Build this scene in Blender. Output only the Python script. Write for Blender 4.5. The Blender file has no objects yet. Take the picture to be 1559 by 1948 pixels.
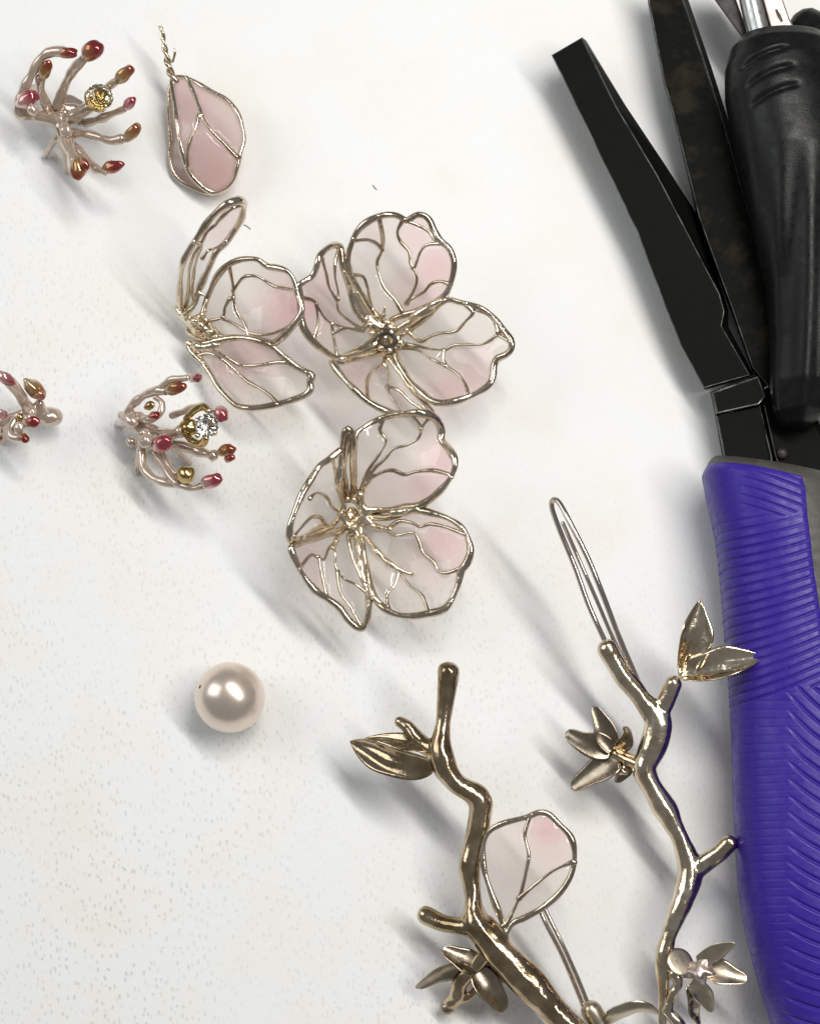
import bpy, bmesh, math, random
import numpy as np
from mathutils import Vector, Matrix, noise, geometry

random.seed(7)
scene = bpy.context.scene
col = scene.collection
scene.unit_settings.system = 'METRIC'
scene.unit_settings.scale_length = 0.01          # one unit is one centimetre

# ------------------------------------------------------------------ camera
PXCM = 186.0                                      # photograph pixels per centimetre on the table
DIST, TILT = 24.0, math.radians(12)
cam_d = bpy.data.cameras.new('camera')
cam = bpy.data.objects.new('camera', cam_d); col.objects.link(cam)
cam_d.sensor_fit = 'HORIZONTAL'; cam_d.sensor_width = 36.0
cam_d.lens = 36.0 * DIST / (1559 / PXCM)
cam_d.clip_start = 0.5; cam_d.clip_end = 500
CAM = Vector((0, -DIST * math.sin(TILT), DIST * math.cos(TILT)))
cam.location = CAM; cam.rotation_euler = (TILT, 0, 0)
scene.camera = cam

# ------------------------------------------------------------------ light
w = bpy.data.worlds.new('World'); scene.world = w; w.use_nodes = True
bg = w.node_tree.nodes['Background']
bg.inputs[0].default_value = (0.96, 0.98, 1.0, 1); bg.inputs[1].default_value = 0.18

def area(name, loc, aim, sx, sy, power, color, spin):
    d = bpy.data.lights.new(name, 'AREA'); d.shape = 'RECTANGLE'
    d.size, d.size_y, d.energy, d.color = sx, sy, power, color
    o = bpy.data.objects.new(name, d); col.objects.link(o)
    z = (Vector(loc) - Vector(aim)).normalized()
    x = Vector((math.cos(spin), math.sin(spin), 0)); x = (x - z * x.dot(z)).normalized()
    y = z.cross(x)
    m = Matrix((x, y, z)).transposed().to_4x4(); m.translation = loc
    o.matrix_world = m
    return o
SPIN = math.atan2(-0.75, 0.66)
area('strip_lamp', (9.9, 4.7, 25.5), (0, 0, 0), 26, 1.8, 5700, (1.0, 0.98, 0.945), SPIN)
area('added_panel_light', (4.0, 9.5, 27), (0, 0, 0), 20, 7, 1700, (1.0, 0.985, 0.96), SPIN)  # broad dim light added overhead for whiter highlights on the metals
area('added_left_fill', (-30, 10, 24), (0, 0, 0), 22, 26, 4400, (0.93, 0.97, 1.0), 1.2)  # large area light added at left for fill and cream bands on metal

scene.view_settings.view_transform = 'Standard'
scene.view_settings.look = 'None'
scene.view_settings.exposure = 0.07
scene.view_settings.gamma = 1.0
scene.cycles.use_denoising = True
scene.cycles.max_bounces = 14
scene.cycles.transparent_max_bounces = 24
scene.cycles.caustics_refractive = False
scene.cycles.sample_clamp_indirect = 6.0

# ------------------------------------------------------------------ helpers: photo measurements to table centimetres
_R = Matrix.Rotation(TILT, 3, 'X')
def P(px, py, z=0.0):
    k = 36.0 / cam_d.lens / 1559.0
    d = _R @ Vector(((px - 779.5) * k, -(py - 974.0) * k, -1.0))
    t = (z - CAM.z) / d.z
    return CAM + d * t
def zoomer(x0, y0, s):
    return lambda x, y: (x0 + x / s, y0 + y / s)
def cm(px): return px / PXCM

ORG = {}
def org(o): return ORG.get(o.name, Vector((0, 0, 0))) if o else Vector((0, 0, 0))

def finish(name, me, mat, parent=None, base=None, smooth=True):
    """link a mesh given in world centimetres; shift it to its parent's (or its own) base point"""
    b = org(parent) if parent else (Vector(base) if base is not None else Vector((0, 0, 0)))
    me.transform(Matrix.Translation(-b))
    if smooth:
        me.polygons.foreach_set('use_smooth', [True] * len(me.polygons))
    if mat and not me.materials: me.materials.append(mat)
    o = bpy.data.objects.new(name, me); col.objects.link(o)
    if parent: o.parent = parent
    else: o.location = b
    ORG[o.name] = b
    return o
def mesh(name, verts, faces, mat, parent=None, base=None, smooth=True):
    me = bpy.data.meshes.new(name)
    me.from_pydata([tuple(v) for v in verts], [], faces); me.update()
    return finish(name, me, mat, parent, base, smooth)
def thing(name, base, label, cat, group=None):
    o = bpy.data.objects.new(name, None); col.objects.link(o)
    o.empty_display_size = 0.2; o.location = base; ORG[o.name] = Vector(base)
    o['label'] = label; o['category'] = cat
    if group: o['group'] = group
    return o
def tag(o, label, cat, group=None):
    o['label'] = label; o['category'] = cat
    if group: o['group'] = group
    return o

# ------------------------------------------------------------------ geometry builders
def spline(pts, step, closed=False):
    """Catmull-Rom through rows of numbers, resampled to about `step` along the first two (or three) numbers"""
    A = np.array(pts, float); n = len(A); out = []
    nd = 3 if A.shape[1] >= 3 else 2
    segs = n if closed else n - 1
    for i in range(segs):
        if closed: p0, p1, p2, p3 = A[(i-1) % n], A[i], A[(i+1) % n], A[(i+2) % n]
        else: p0, p1, p2, p3 = A[max(i-1, 0)], A[i], A[i+1], A[min(i+2, n-1)]
        k = max(2, int(math.ceil(np.linalg.norm((p2 - p1)[:nd]) / step)))
        for j in range(k):
            t = j / k
            out.append(0.5 * ((2*p1) + (-p0+p2)*t + (2*p0-5*p1+4*p2-p3)*t*t + (-p0+3*p1-3*p2+p3)*t**3))
    if not closed: out.append(A[-1])
    return np.array(out)

def tube_data(rows, ns=10, closed=False, lump=0.0, seed=0.0, flat=1.0, freq=9.0):
    """rows: x y z r in cm -> verts, faces (round ended)"""
    pts = [Vector(r[:3]) for r in rows]; rad = [float(r[3]) for r in rows]
    n = len(pts); tang = []
    for i in range(n):
        a = pts[(i-1) % n] if (closed or i) else pts[0]
        b = pts[(i+1) % n] if (closed or i < n-1) else pts[-1]
        d = b - a
        tang.append(d.normalized() if d.length > 1e-9 else Vector((0, 0, 1)))
    up = Vector((0, 0, 1)) if abs(tang[0].z) < 0.9 else Vector((1, 0, 0))
    nrm = (up - tang[0] * up.dot(tang[0])).normalized()
    verts, rings = [], []
    def ring(c, nv, t, r):
        bv = t.cross(nv); k0 = len(verts)
        for s in range(ns):
            a = 2 * math.pi * s / ns
            verts.append(c + nv * (math.cos(a) * r * flat) + bv * (math.sin(a) * r))
        rings.append(k0)
    nvs = []
    for i in range(n):
        nrm = (nrm - tang[i] * nrm.dot(tang[i]))
        nrm = nrm.normalized() if nrm.length > 1e-8 else tang[i].orthogonal().normalized()
        nvs.append(nrm.copy())
    if not closed:
        for k in (0.15, 0.55, 0.85):
            ring(pts[0] - tang[0] * rad[0] * (1-k*k)**.5 * 0.9, nvs[0], tang[0], rad[0] * k)
    for i in range(n):
        r = rad[i]
        if lump:
            r *= 1 + lump * noise.noise(pts[i] * freq + Vector((seed, seed * .7, 3)))
        ring(pts[i], nvs[i], tang[i], r)
    if not closed:
        for k in (0.85, 0.55, 0.15):
            ring(pts[-1] + tang[-1] * rad[-1] * (1-k*k)**.5 * 0.9, nvs[-1], tang[-1], rad[-1] * k)
    faces = []
    m = len(rings)
    for i in range(m if closed else m - 1):
        a, b = rings[i], rings[(i+1) % m]
        off = 0
        if closed and i == m - 1:      # pick the twist that matches best
            best = 1e9
            for o_ in range(ns):
                d = (verts[a] - verts[b + o_]).length
                if d < best: best, off = d, o_
        for s in range(ns):
            faces.append((a+s, a+(s+1) % ns, b+(s+1+off) % ns, b+(s+off) % ns))
    if not closed:
        faces.append(tuple(rings[0]+s for s in reversed(range(ns))))
        faces.append(tuple(rings[-1]+s for s in range(ns)))
    return verts, faces

_sd = [0.0]
def tube(name, rows, mat, parent, closed=False, ns=10, step=0.03, lump=0.12, flat=1.0):
    _sd[0] += 1.37
    v, f = tube_data(spline(rows, step, closed), ns, closed, lump, _sd[0], flat)
    return mesh(name, v, f, mat, parent)
def rowspx(f, pts):
    """(zoom x, zoom y, height cm, radius photo px) -> cm rows; f is a zoomer"""
    out = []
    for x, y, z, r in pts:
        p = P(*f(x, y), z); out.append((p.x, p.y, p.z, cm(r)))
    return out

def casting(name, strands, mat, parent, voxel=0.018, smooth=7, lump=0.10, fat=1.0, freq=9.0, knob=0.0):
    """several strands fused into one cast piece with filleted joints"""
    bm = bmesh.new()
    for k, s in enumerate(strands):
        s = [(a, b_, c, r * fat) for a, b_, c, r in s]
        v, f = tube_data(spline(s, 0.04), 12, False, lump, k * 2.3 + 5, 1.0, freq)
        vs = [bm.verts.new(p) for p in v]
        for q in f:
            bm.faces.new([vs[i] for i in q])
    me = bpy.data.meshes.new(name); bm.normal_update(); bm.to_mesh(me); bm.free()
    tmp = bpy.data.objects.new('tmp', me); col.objects.link(tmp)
    r = tmp.modifiers.new('r', 'REMESH'); r.mode = 'VOXEL'; r.voxel_size = voxel
    s = tmp.modifiers.new('s', 'SMOOTH'); s.factor = 0.5; s.iterations = smooth
    dg = bpy.context.evaluated_depsgraph_get()
    out = bpy.data.meshes.new_from_object(tmp.evaluated_get(dg))
    bpy.data.objects.remove(tmp); bpy.data.meshes.remove(me)
    out.materials.clear()
    if knob:
        nr = [Vector(v.normal) for v in out.vertices]
        for v, n_ in zip(out.vertices, nr):
            q = v.co.copy()
            v.co += n_ * (knob * noise.noise(q * 2.6) + knob * 0.30 * noise.noise(q * 6.0 + Vector((3, 1, 7))) + knob * 0.05 * noise.noise(q * 22))
        out.update()
    return finish(name, out, mat, parent)

def blob(name, c, r, mat, parent, axis=None, stretch=1.0, lump=0.12, sub=3, flatshade=False, freq=1.3):
    bm = bmesh.new(); bmesh.ops.create_icosphere(bm, subdivisions=sub, radius=1.0)
    q = Vector((0, 0, 1)).rotation_difference(Vector(axis).normalized()) if axis is not None else None
    _sd[0] += 0.91
    tips = []
    for v in bm.verts:
        p = v.co.copy(); tips.append((p.z + 1) / 2)
        k = 1 + lump * noise.noise(p * freq + Vector((_sd[0], 0, _sd[0] * .3)))
        p = p * k; p.z *= stretch
        if q: p = q @ p
        v.co = Vector(c) + p * r
    me = bpy.data.meshes.new(name); bm.to_mesh(me); bm.free()
    o = finish(name, me, mat, parent, smooth=not flatshade)
    at = o.data.attributes.new('tip', 'FLOAT', 'POINT'); at.data.foreach_set('value', tips)
    return o

def tps(ctrl):
    A = np.array(ctrl, float); n = len(A)
    X, z = A[:, :2] / 100.0, A[:, 2]
    def U(d): return np.where(d > 1e-9, d * d * np.log(np.maximum(d, 1e-9)), 0.0)
    D = np.linalg.norm(X[:, None] - X[None], axis=2)
    K = U(D) + np.eye(n) * 0.002
    Q = np.hstack([np.ones((n, 1)), X])
    M = np.zeros((n+3, n+3)); M[:n, :n] = K; M[:n, n:] = Q; M[n:, :n] = Q.T
    s = np.linalg.solve(M, np.concatenate([z, np.zeros(3)]))
    lo, hi = z.min() - 0.1, z.max() + 0.1
    def f(x, y):
        d = np.sqrt(((X - np.array((x, y)) / 100.0) ** 2).sum(1))
        return float(min(hi, max(lo, (U(d) * s[:n]).sum() + s[n] + s[n+1] * x / 100.0 + s[n+2] * y / 100.0)))
    return f

def nearest(p, poly):
    d = np.linalg.norm(poly - p, axis=1); i = int(d.argmin())
    return i, d[i]

def petal(flower, f, outline, veins, zc, pink, rim=5.0, vr=3.2, metal=None, pane_mat=None, label=None, thick=0.022, grid=11):
    """one wired petal: rim wire (the part), vein wires and resin panes (its sub-parts). zc: (zoom x, zoom y, height cm)"""
    O = np.array([f(x, y) for x, y in outline]); 
    ring = spline([(x, y) for x, y in O], 6.0, True)
    zf = tps([(*f(x, y), z) for x, y, z in zc])
    Z = lambda x, y: max(0.04, zf(x, y))
    rows = []
    for x, y in ring:
        p = P(x, y, Z(x, y)); rows.append((p.x, p.y, p.z, cm(rim * 1.2)))
    _sd[0] += 1.1
    v, fa = tube_data(rows, 10, True, 0.45, _sd[0], 1.0, 4.5)
    po = mesh('petal', v, fa, metal, flower)
    if label: po['label'] = label
    VV = []
    for vn in veins:
        q = spline([f(a, b) for a, b in vn], 5.0)
        for end in (0, -1):
            i, d = nearest(q[end], ring)
            if d < 16:
                e = ring[i] + (ring[i] - q[end]) / max(d, 1e-6) * 1.5
                q = np.vstack([[e], q]) if end == 0 else np.vstack([q, [e]])
            else:
                for o_ in VV:
                    j, d2 = nearest(q[end], o_)
                    if d2 < 14:
                        e = o_[j] + (o_[j] - q[end]) / max(d2, 1e-6) * 0.6
                        q = np.vstack([[e], q]) if end == 0 else np.vstack([q, [e]])
                        break
        VV.append(q)
    for q in VV:
        rr = []
        m = len(q)
        for i, (x, y) in enumerate(q):
            p = P(x, y, Z(x, y) + max(0.004, thick / 2 - 0.004))
            e = min(i, m-1-i) / max(1, m-1)
            rr.append((p.x, p.y, p.z, cm(vr * 1.12 * (0.85 + 0.5 * max(0, 0.25 - e) / 0.25))))
        _sd[0] += 0.77
        v, fa = tube_data(rr, 8, False, 0.45, _sd[0], 1.0, 6.0)
        mesh('vein', v, fa, metal, po)
    # panes: constrained triangulation, split where a wire runs
    V2 = [Vector(p) for p in ring]; E = [(i, (i+1) % len(ring)) for i in range(len(ring))]
    for q in VV:
        k = len(V2); V2 += [Vector(p) for p in q]; E += [(k+i, k+i+1) for i in range(len(q)-1)]
    x0, y0 = ring.min(0); x1, y1 = ring.max(0)
    gy = y0
    allc = np.vstack([ring] + VV)
    while gy < y1:
        gx = x0 + random.random() * 3
        while gx < x1:
            if np.linalg.norm(allc - (gx, gy), axis=1).min() > 5: V2.append(Vector((gx, gy)))
            gx += grid
        gy += grid
    cv, ce, cf, _, oe, _ = geometry.delaunay_2d_cdt(V2, E, [], 1, 1e-4, True)
    hard = {tuple(sorted(e)) for e, o_ in zip(ce, oe) if len(o_)}
    def inside(x, y):
        r_ = False; xs, ys_ = ring[:, 0], ring[:, 1]
        j = len(ring) - 1
        for i in range(len(ring)):
            if (ys_[i] > y) != (ys_[j] > y) and x < (xs[j]-xs[i]) * (y-ys_[i]) / (ys_[j]-ys_[i]) + xs[i]: r_ = not r_
            j = i
        return r_
    cf = [t for t in cf if len(t) == 3 and inside(sum(cv[i][0] for i in t) / 3, sum(cv[i][1] for i in t) / 3)]
    par = list(range(len(cf)))
    def find(a):
        while par[a] != a: par[a] = par[par[a]]; a = par[a]
        return a
    em = {}
    for i, t in enumerate(cf):
        for a, b in zip(t, list(t[1:]) + [t[0]]):
            k = tuple(sorted((a, b)))
            if k in hard: continue
            if k in em: par[find(i)] = find(em[k])
            else: em[k] = i
    comp = {}
    for i in range(len(cf)): comp.setdefault(find(i), []).append(cf[i])
    for tris in comp.values():
        ar = sum(abs((cv[b]-cv[a]).cross(cv[c]-cv[a])) / 2 for a, b, c in tris)
        if ar < 60: continue
        ids = sorted({i for t in tris for i in t}); mp = {i: k for k, i in enumerate(ids)}
        n = len(ids); vs = []; pk = []
        for dz in (thick/2, -thick/2):
            for i in ids:
                x, y = cv[i]; vs.append(P(x, y, Z(x, y) + dz))
                s = 0.0
                for X, Y, R, S in pink:
                    ux, uy = f(X, Y); s = max(s, S * math.exp(-((x-ux)**2 + (y-uy)**2) / (R*R)))
                pk.append(s)
        fs = []; be = {}
        for t in tris:
            a, b, c = (mp[i] for i in t)
            fs.append((a, c, b)); fs.append((a+n, b+n, c+n))
            for e in ((a, b), (b, c), (c, a)):
                if (e[1], e[0]) in be: del be[(e[1], e[0])]
                else: be[e] = 1
        # check the winding once: top faces must look up
        a, b, c = fs[0]
        if (vs[b]-vs[a]).cross(vs[c]-vs[a]).z < 0: fs = [tuple(reversed(q)) for q in fs]
        for a, b in be: fs.append((a, b, b+n, a+n))
        o = mesh('pane', vs, fs, pane_mat, po)
        at = o.data.attributes.new('pink', 'FLOAT', 'POINT'); at.data.foreach_set('value', pk)
        bm = bmesh.new(); bm.from_mesh(o.data); bmesh.ops.recalc_face_normals(bm, faces=bm.faces); bm.to_mesh(o.data); bm.free()
    return po

def blade(name, pts, hw, mat, parent, roll=0.0, cup=0.25, rib=0.0, thick=0.02, tip=1.0, base=0.15, nu=22, nv=10):
    """leaf or sepal: pts rows (x y z) cm along its midrib, half width hw cm"""
    S = spline([(*p, 0) for p in pts], 0.01)[:, :3]
    L = np.concatenate([[0], np.cumsum(np.linalg.norm(np.diff(S, axis=0), axis=1))]); L /= L[-1]
    vs = []; rows = nu + 1
    for layer in (1, -1):
        for i in range(rows):
            t = i / nu
            p = Vector([np.interp(t, L, S[:, k]) for k in range(3)])
            t0, t1 = max(0, t-.03), min(1, t+.03)
            d = Vector([np.interp(t1, L, S[:, k]) - np.interp(t0, L, S[:, k]) for k in range(3)]).normalized()
            side = d.cross(Vector((0, 0, 1)))
            side = side.normalized() if side.length > 1e-3 else Vector((1, 0, 0))
            nn = side.cross(d).normalized()
            if roll:
                q = Matrix.Rotation(roll, 3, d); side = q @ side; nn = q @ nn
            wv = hw * (base * (1-t)**2 + math.sin(math.pi * min(1, t ** 0.85)) ** (0.75 * tip))
            wv *= 1 + 0.08 * math.sin(t * 9 + hw * 50)
            for j in range(nv + 1):
                s = -1 + 2 * j / nv
                hgt = cup * wv * (abs(s) ** 1.4 if rib else s * s) + 0.16 * wv * max(0, abs(s) - 0.72) / 0.28 * (rib != 0) + rib * math.exp(-(s / 0.16) ** 2) * wv + 0.05 * wv * math.cos(s * 7 + 2.5 * math.sin(t * 5)) * (rib != 0) * math.sin(math.pi * t)
                vs.append(p + side * (s * wv) + nn * (hgt + layer * thick / 2 * (1 - 0.6 * s * s)))
    n = rows * (nv + 1); fs = []
    for i in range(nu):
        for j in range(nv):
            a = i * (nv+1) + j; q = (a, a+1, a+nv+2, a+nv+1)
            fs.append(q); fs.append(tuple(x + n for x in reversed(q)))
    loop = [j for j in range(nv+1)] + [i*(nv+1)+nv for i in range(1, nu+1)] + [nu*(nv+1)+j for j in range(nv-1, -1, -1)] + [i*(nv+1) for i in range(nu-1, 0, -1)]
    for a, b in zip(loop, loop[1:] + loop[:1]): fs.append((b, a, a+n, b+n))
    o = mesh(name, vs, fs, mat, parent)
    bm = bmesh.new(); bm.from_mesh(o.data); bmesh.ops.recalc_face_normals(bm, faces=bm.faces); bm.to_mesh(o.data); bm.free()
    return o

def slab(name, top, bottom, mat, parent, bevel=0.03, base=None):
    """prism between two outlines of photo points (px py z)"""
    T = [P(*p) for p in top]; B = [P(*p) for p in bottom]; n = len(T)
    fs = [tuple(range(n)), tuple(range(2*n-1, n-1, -1))] + [(i, n+i, n+(i+1) % n, (i+1) % n) for i in range(n)]
    me = bpy.data.meshes.new(name); me.from_pydata([tuple(v) for v in T+B], [], fs)
    bm = bmesh.new(); bm.from_mesh(me); bmesh.ops.recalc_face_normals(bm, faces=bm.faces)
    bm.verts.ensure_lookup_table(); tops = set(bm.verts[:n])
    bmesh.ops.bevel(bm, geom=[q for q in bm.edges if q.verts[0] in tops and q.verts[1] in tops], offset=bevel, segments=3, affect='EDGES', profile=0.5, clamp_overlap=True, material=1)
    bm.to_mesh(me); bm.free()
    me.materials.append(mat); me.materials.append(EDGE if mat in (JAW, JAW2) else mat)
    return finish(name, me, mat, parent, base, smooth=False)

# ------------------------------------------------------------------ materials
def material(name):
    m = bpy.data.materials.new(name); m.use_nodes = True
    nt = m.node_tree; b = nt.nodes['Principled BSDF']
    return m, nt, b
def N(nt, kind, **kw):
    n = nt.nodes.new(kind)
    for k, v in kw.items(): setattr(n, k, v)
    return n
def noise_n(nt, scale, detail=4, rough=0.55, coord='Object', dist=0.0):
    tc = N(nt, 'ShaderNodeTexCoord'); t = N(nt, 'ShaderNodeTexNoise')
    t.inputs['Scale'].default_value = scale; t.inputs['Detail'].default_value = detail
    t.inputs['Roughness'].default_value = rough; t.inputs['Distortion'].default_value = dist
    nt.links.new(tc.outputs[coord], t.inputs['Vector']); return t
def ramp(nt, src, stops):
    r = N(nt, 'ShaderNodeValToRGB'); e = r.color_ramp.elements
    while len(e) < len(stops): e.new(0.5)
    for k, (p, c) in enumerate(stops): e[k].position = p; e[k].color = (*c, 1) if len(c) == 3 else c
    nt.links.new(src, r.inputs[0]); return r
def bump(nt, src, b, strength, dist):
    n = N(nt, 'ShaderNodeBump'); n.inputs['Strength'].default_value = strength; n.inputs['Distance'].default_value = dist
    nt.links.new(src, n.inputs['Height']); nt.links.new(n.outputs[0], b.inputs['Normal']); return n

def metal_mat(name, c1, c2, rough, bscale=14, bs=0.12, metallic=1.0):
    m, nt, b = material(name)
    t = noise_n(nt, 3.5, 3); r = ramp(nt, t.outputs[0], [(0.35, c1), (0.68, c2)])
    nt.links.new(r.outputs[0], b.inputs['Base Color'])
    b.inputs['Metallic'].default_value = metallic
    t2 = noise_n(nt, 8, 4); r2 = ramp(nt, t2.outputs[0], [(0.3, (rough*.7,)*3), (0.75, (rough*1.5,)*3)])
    nt.links.new(r2.outputs[0], b.inputs['Roughness'])
    t3 = noise_n(nt, bscale, 3); bump(nt, t3.outputs[0], b, bs, 0.02)
    return m
GOLD = metal_mat('branch_gold', (0.27, 0.19, 0.10), (0.60, 0.48, 0.33), 0.14, 7, 0.35)
PALEGOLD = metal_mat('pale_branch_gold', (0.52, 0.42, 0.29), (0.86, 0.76, 0.61), 0.17, 7, 0.4)
SEPALD = metal_mat('dark_sepal_gold', (0.27, 0.22, 0.16), (0.44, 0.37, 0.28), 0.26, 9, 0.2)
EDGE = metal_mat('worn_highlit_edge', (0.10, 0.10, 0.095), (0.30, 0.30, 0.29), 0.25, 9, 0.1)  # worn bevel steel; its brighter tone also paints in the edge highlights
CHAMP = metal_mat('melted_champagne_gold', (0.76, 0.65, 0.48), (0.90, 0.81, 0.65), 0.13, 18, 0.4)
WIRE = metal_mat('petal_wire_gold', (0.50, 0.41, 0.30), (0.82, 0.73, 0.60), 0.14, 12, 0.35)
HOOK = metal_mat('hook_wire', (0.62, 0.53, 0.46), (0.70, 0.62, 0.54), 0.12, 8, 0.03)
SEPAL = metal_mat('sepal_gold', (0.50, 0.43, 0.32), (0.60, 0.52, 0.40), 0.30, 12, 0.15)
SILV = metal_mat('steel', (0.42, 0.43, 0.42), (0.52, 0.53, 0.52), 0.30, 10, 0.04)
PINKSTEEL = metal_mat('pink_steel', (0.50, 0.41, 0.38), (0.60, 0.50, 0.46), 0.42, 10, 0.04)

def resin_mat(name, cream, pinkc, opacity, rough=0.05):
    m = bpy.data.materials.new(name); m.use_nodes = True; nt = m.node_tree; nt.nodes.clear()
    L = nt.links.new
    at = N(nt, 'ShaderNodeAttribute'); at.attribute_name = 'pink'
    t = noise_n(nt, 2.2, 4); ma = N(nt, 'ShaderNodeMath', operation='MULTIPLY_ADD')
    L(t.outputs[0], ma.inputs[0]); ma.inputs[1].default_value = 0.30; ma.inputs[2].default_value = -0.15
    ad = N(nt, 'ShaderNodeMath', operation='ADD', use_clamp=True); L(at.outputs['Fac'], ad.inputs[0]); L(ma.outputs[0], ad.inputs[1])
    r = ramp(nt, ad.outputs[0], [(0.0, cream), (1.0, pinkc)])
    dif = N(nt, 'ShaderNodeBsdfDiffuse'); tr = N(nt, 'ShaderNodeBsdfTranslucent')
    L(r.outputs[0], dif.inputs[0]); L(r.outputs[0], tr.inputs[0])
    m1 = N(nt, 'ShaderNodeMixShader'); m1.inputs[0].default_value = 0.5; L(dif.outputs[0], m1.inputs[1]); L(tr.outputs[0], m1.inputs[2])
    tp = N(nt, 'ShaderNodeBsdfTransparent')
    r2 = ramp(nt, ad.outputs[0], [(0.0, (0.97, 0.955, 0.94)), (1.0, (0.965, 0.80, 0.81))]); L(r2.outputs[0], tp.inputs[0])
    m2 = N(nt, 'ShaderNodeMixShader'); m2.inputs[0].default_value = opacity; L(tp.outputs[0], m2.inputs[1]); L(m1.outputs[0], m2.inputs[2])
    gl = N(nt, 'ShaderNodeBsdfGlossy'); gl.inputs['Roughness'].default_value = rough
    fr = N(nt, 'ShaderNodeFresnel'); fr.inputs[0].default_value = 1.5
    ge = N(nt, 'ShaderNodeNewGeometry'); nb = N(nt, 'ShaderNodeMath', operation='SUBTRACT'); nb.inputs[0].default_value = 1.0; L(ge.outputs['Backfacing'], nb.inputs[1])
    fm = N(nt, 'ShaderNodeMath', operation='MULTIPLY'); L(fr.outputs[0], fm.inputs[0]); L(nb.outputs[0], fm.inputs[1])
    m3 = N(nt, 'ShaderNodeMixShader'); L(fm.outputs[0], m3.inputs[0]); L(m2.outputs[0], m3.inputs[1]); L(gl.outputs[0], m3.inputs[2])
    bt = noise_n(nt, 4.5, 1); bn = N(nt, 'ShaderNodeBump'); bn.inputs['Strength'].default_value = 0.6; bn.inputs['Distance'].default_value = 0.03
    L(bt.outputs[0], bn.inputs['Height']); L(bn.outputs[0], gl.inputs['Normal']); L(bn.outputs[0], fr.inputs['Normal'])
    o = N(nt, 'ShaderNodeOutputMaterial'); L(m3.outputs[0], o.inputs[0])
    return m
RESIN = resin_mat('petal_resin', (0.96, 0.93, 0.885), (0.88, 0.50, 0.54), 0.17)
BUDRESIN = resin_mat('bud_resin', (0.82, 0.71, 0.67), (0.78, 0.53, 0.53), 0.62, 0.14)

def enamel(name, stops, rough=0.12, trans=0.0, metallic=0.6):
    m, nt, b = material(name)
    t = noise_n(nt, 7.0, 2, 0.5, 'Object', 0.8); oi = N(nt, 'ShaderNodeObjectInfo')
    a = N(nt, 'ShaderNodeMath', operation='MULTIPLY_ADD'); a.inputs[1].default_value = 0.25; nt.links.new(oi.outputs['Random'], a.inputs[0])
    nt.links.new(t.outputs[0], a.inputs[2])
    at = N(nt, 'ShaderNodeAttribute'); at.attribute_name = 'tip'
    a2 = N(nt, 'ShaderNodeMath', operation='MULTIPLY_ADD'); nt.links.new(at.outputs['Fac'], a2.inputs[0]); a2.inputs[1].default_value = 0.75
    hf = N(nt, 'ShaderNodeMath', operation='MULTIPLY'); nt.links.new(a.outputs[0], hf.inputs[0]); hf.inputs[1].default_value = 0.45; nt.links.new(hf.outputs[0], a2.inputs[2])
    r = ramp(nt, a2.outputs[0], stops); nt.links.new(r.outputs[0], b.inputs['Base Color'])
    b.inputs['Roughness'].default_value = rough; b.inputs['Metallic'].default_value = metallic
    b.inputs['Transmission Weight'].default_value = trans
    b.inputs['Coat Weight'].default_value = 1.0; b.inputs['Coat Roughness'].default_value = 0.04
    return m
STEM = enamel('stem_enamel', [(0.12, (0.46, 0.36, 0.28)), (0.35, (0.60, 0.48, 0.39))], 0.20, 0, 0.6)
RED = enamel('red_enamel', [(0.35, (0.46, 0.33, 0.22)), (0.58, (0.36, 0.13, 0.05)), (0.80, (0.25, 0.028, 0.025))])
AMBER = enamel('amber_enamel', [(0.35, (0.50, 0.39, 0.25)), (0.62, (0.40, 0.22, 0.08)), (0.92, (0.27, 0.06, 0.025))])
ROSE = enamel('rose_enamel', [(0.35, (0.62, 0.48, 0.42)), (0.58, (0.60, 0.30, 0.29)), (0.82, (0.36, 0.06, 0.075))])
OCHRE = metal_mat('ochre_gold', (0.42, 0.29, 0.11), (0.60, 0.45, 0.22), 0.14, 10, 0.08)
m, nt, b = material('clear_crystal'); CRYSTAL = m
b.inputs['Base Color'].default_value = (0.97, 0.95, 0.90, 1); b.inputs['Roughness'].default_value = 0.02
b.inputs['IOR'].default_value = 1.9; b.inputs['Transmission Weight'].default_value = 1.0
m, nt, b = material('yellow_crystal'); YCRYSTAL = m
b.inputs['Base Color'].default_value = (0.90, 0.82, 0.58, 1); b.inputs['Roughness'].default_value = 0.03
b.inputs['IOR'].default_value = 1.8; b.inputs['Transmission Weight'].default_value = 1.0

m, nt, b = material('pearl_nacre'); PEARL = m
t = noise_n(nt, 6, 3); r = ramp(nt, t.outputs[0], [(0.3, (0.76, 0.64, 0.54)), (0.7, (0.80, 0.69, 0.59))])
nt.links.new(r.outputs[0], b.inputs['Base Color'])
b.inputs['Metallic'].default_value = 0.80; b.inputs['Roughness'].default_value = 0.30
b.inputs['Coat Weight'].default_value = 0.3; b.inputs['Coat Roughness'].default_value = 0.22
b.inputs['Sheen Weight'].default_value = 0.15

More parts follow.
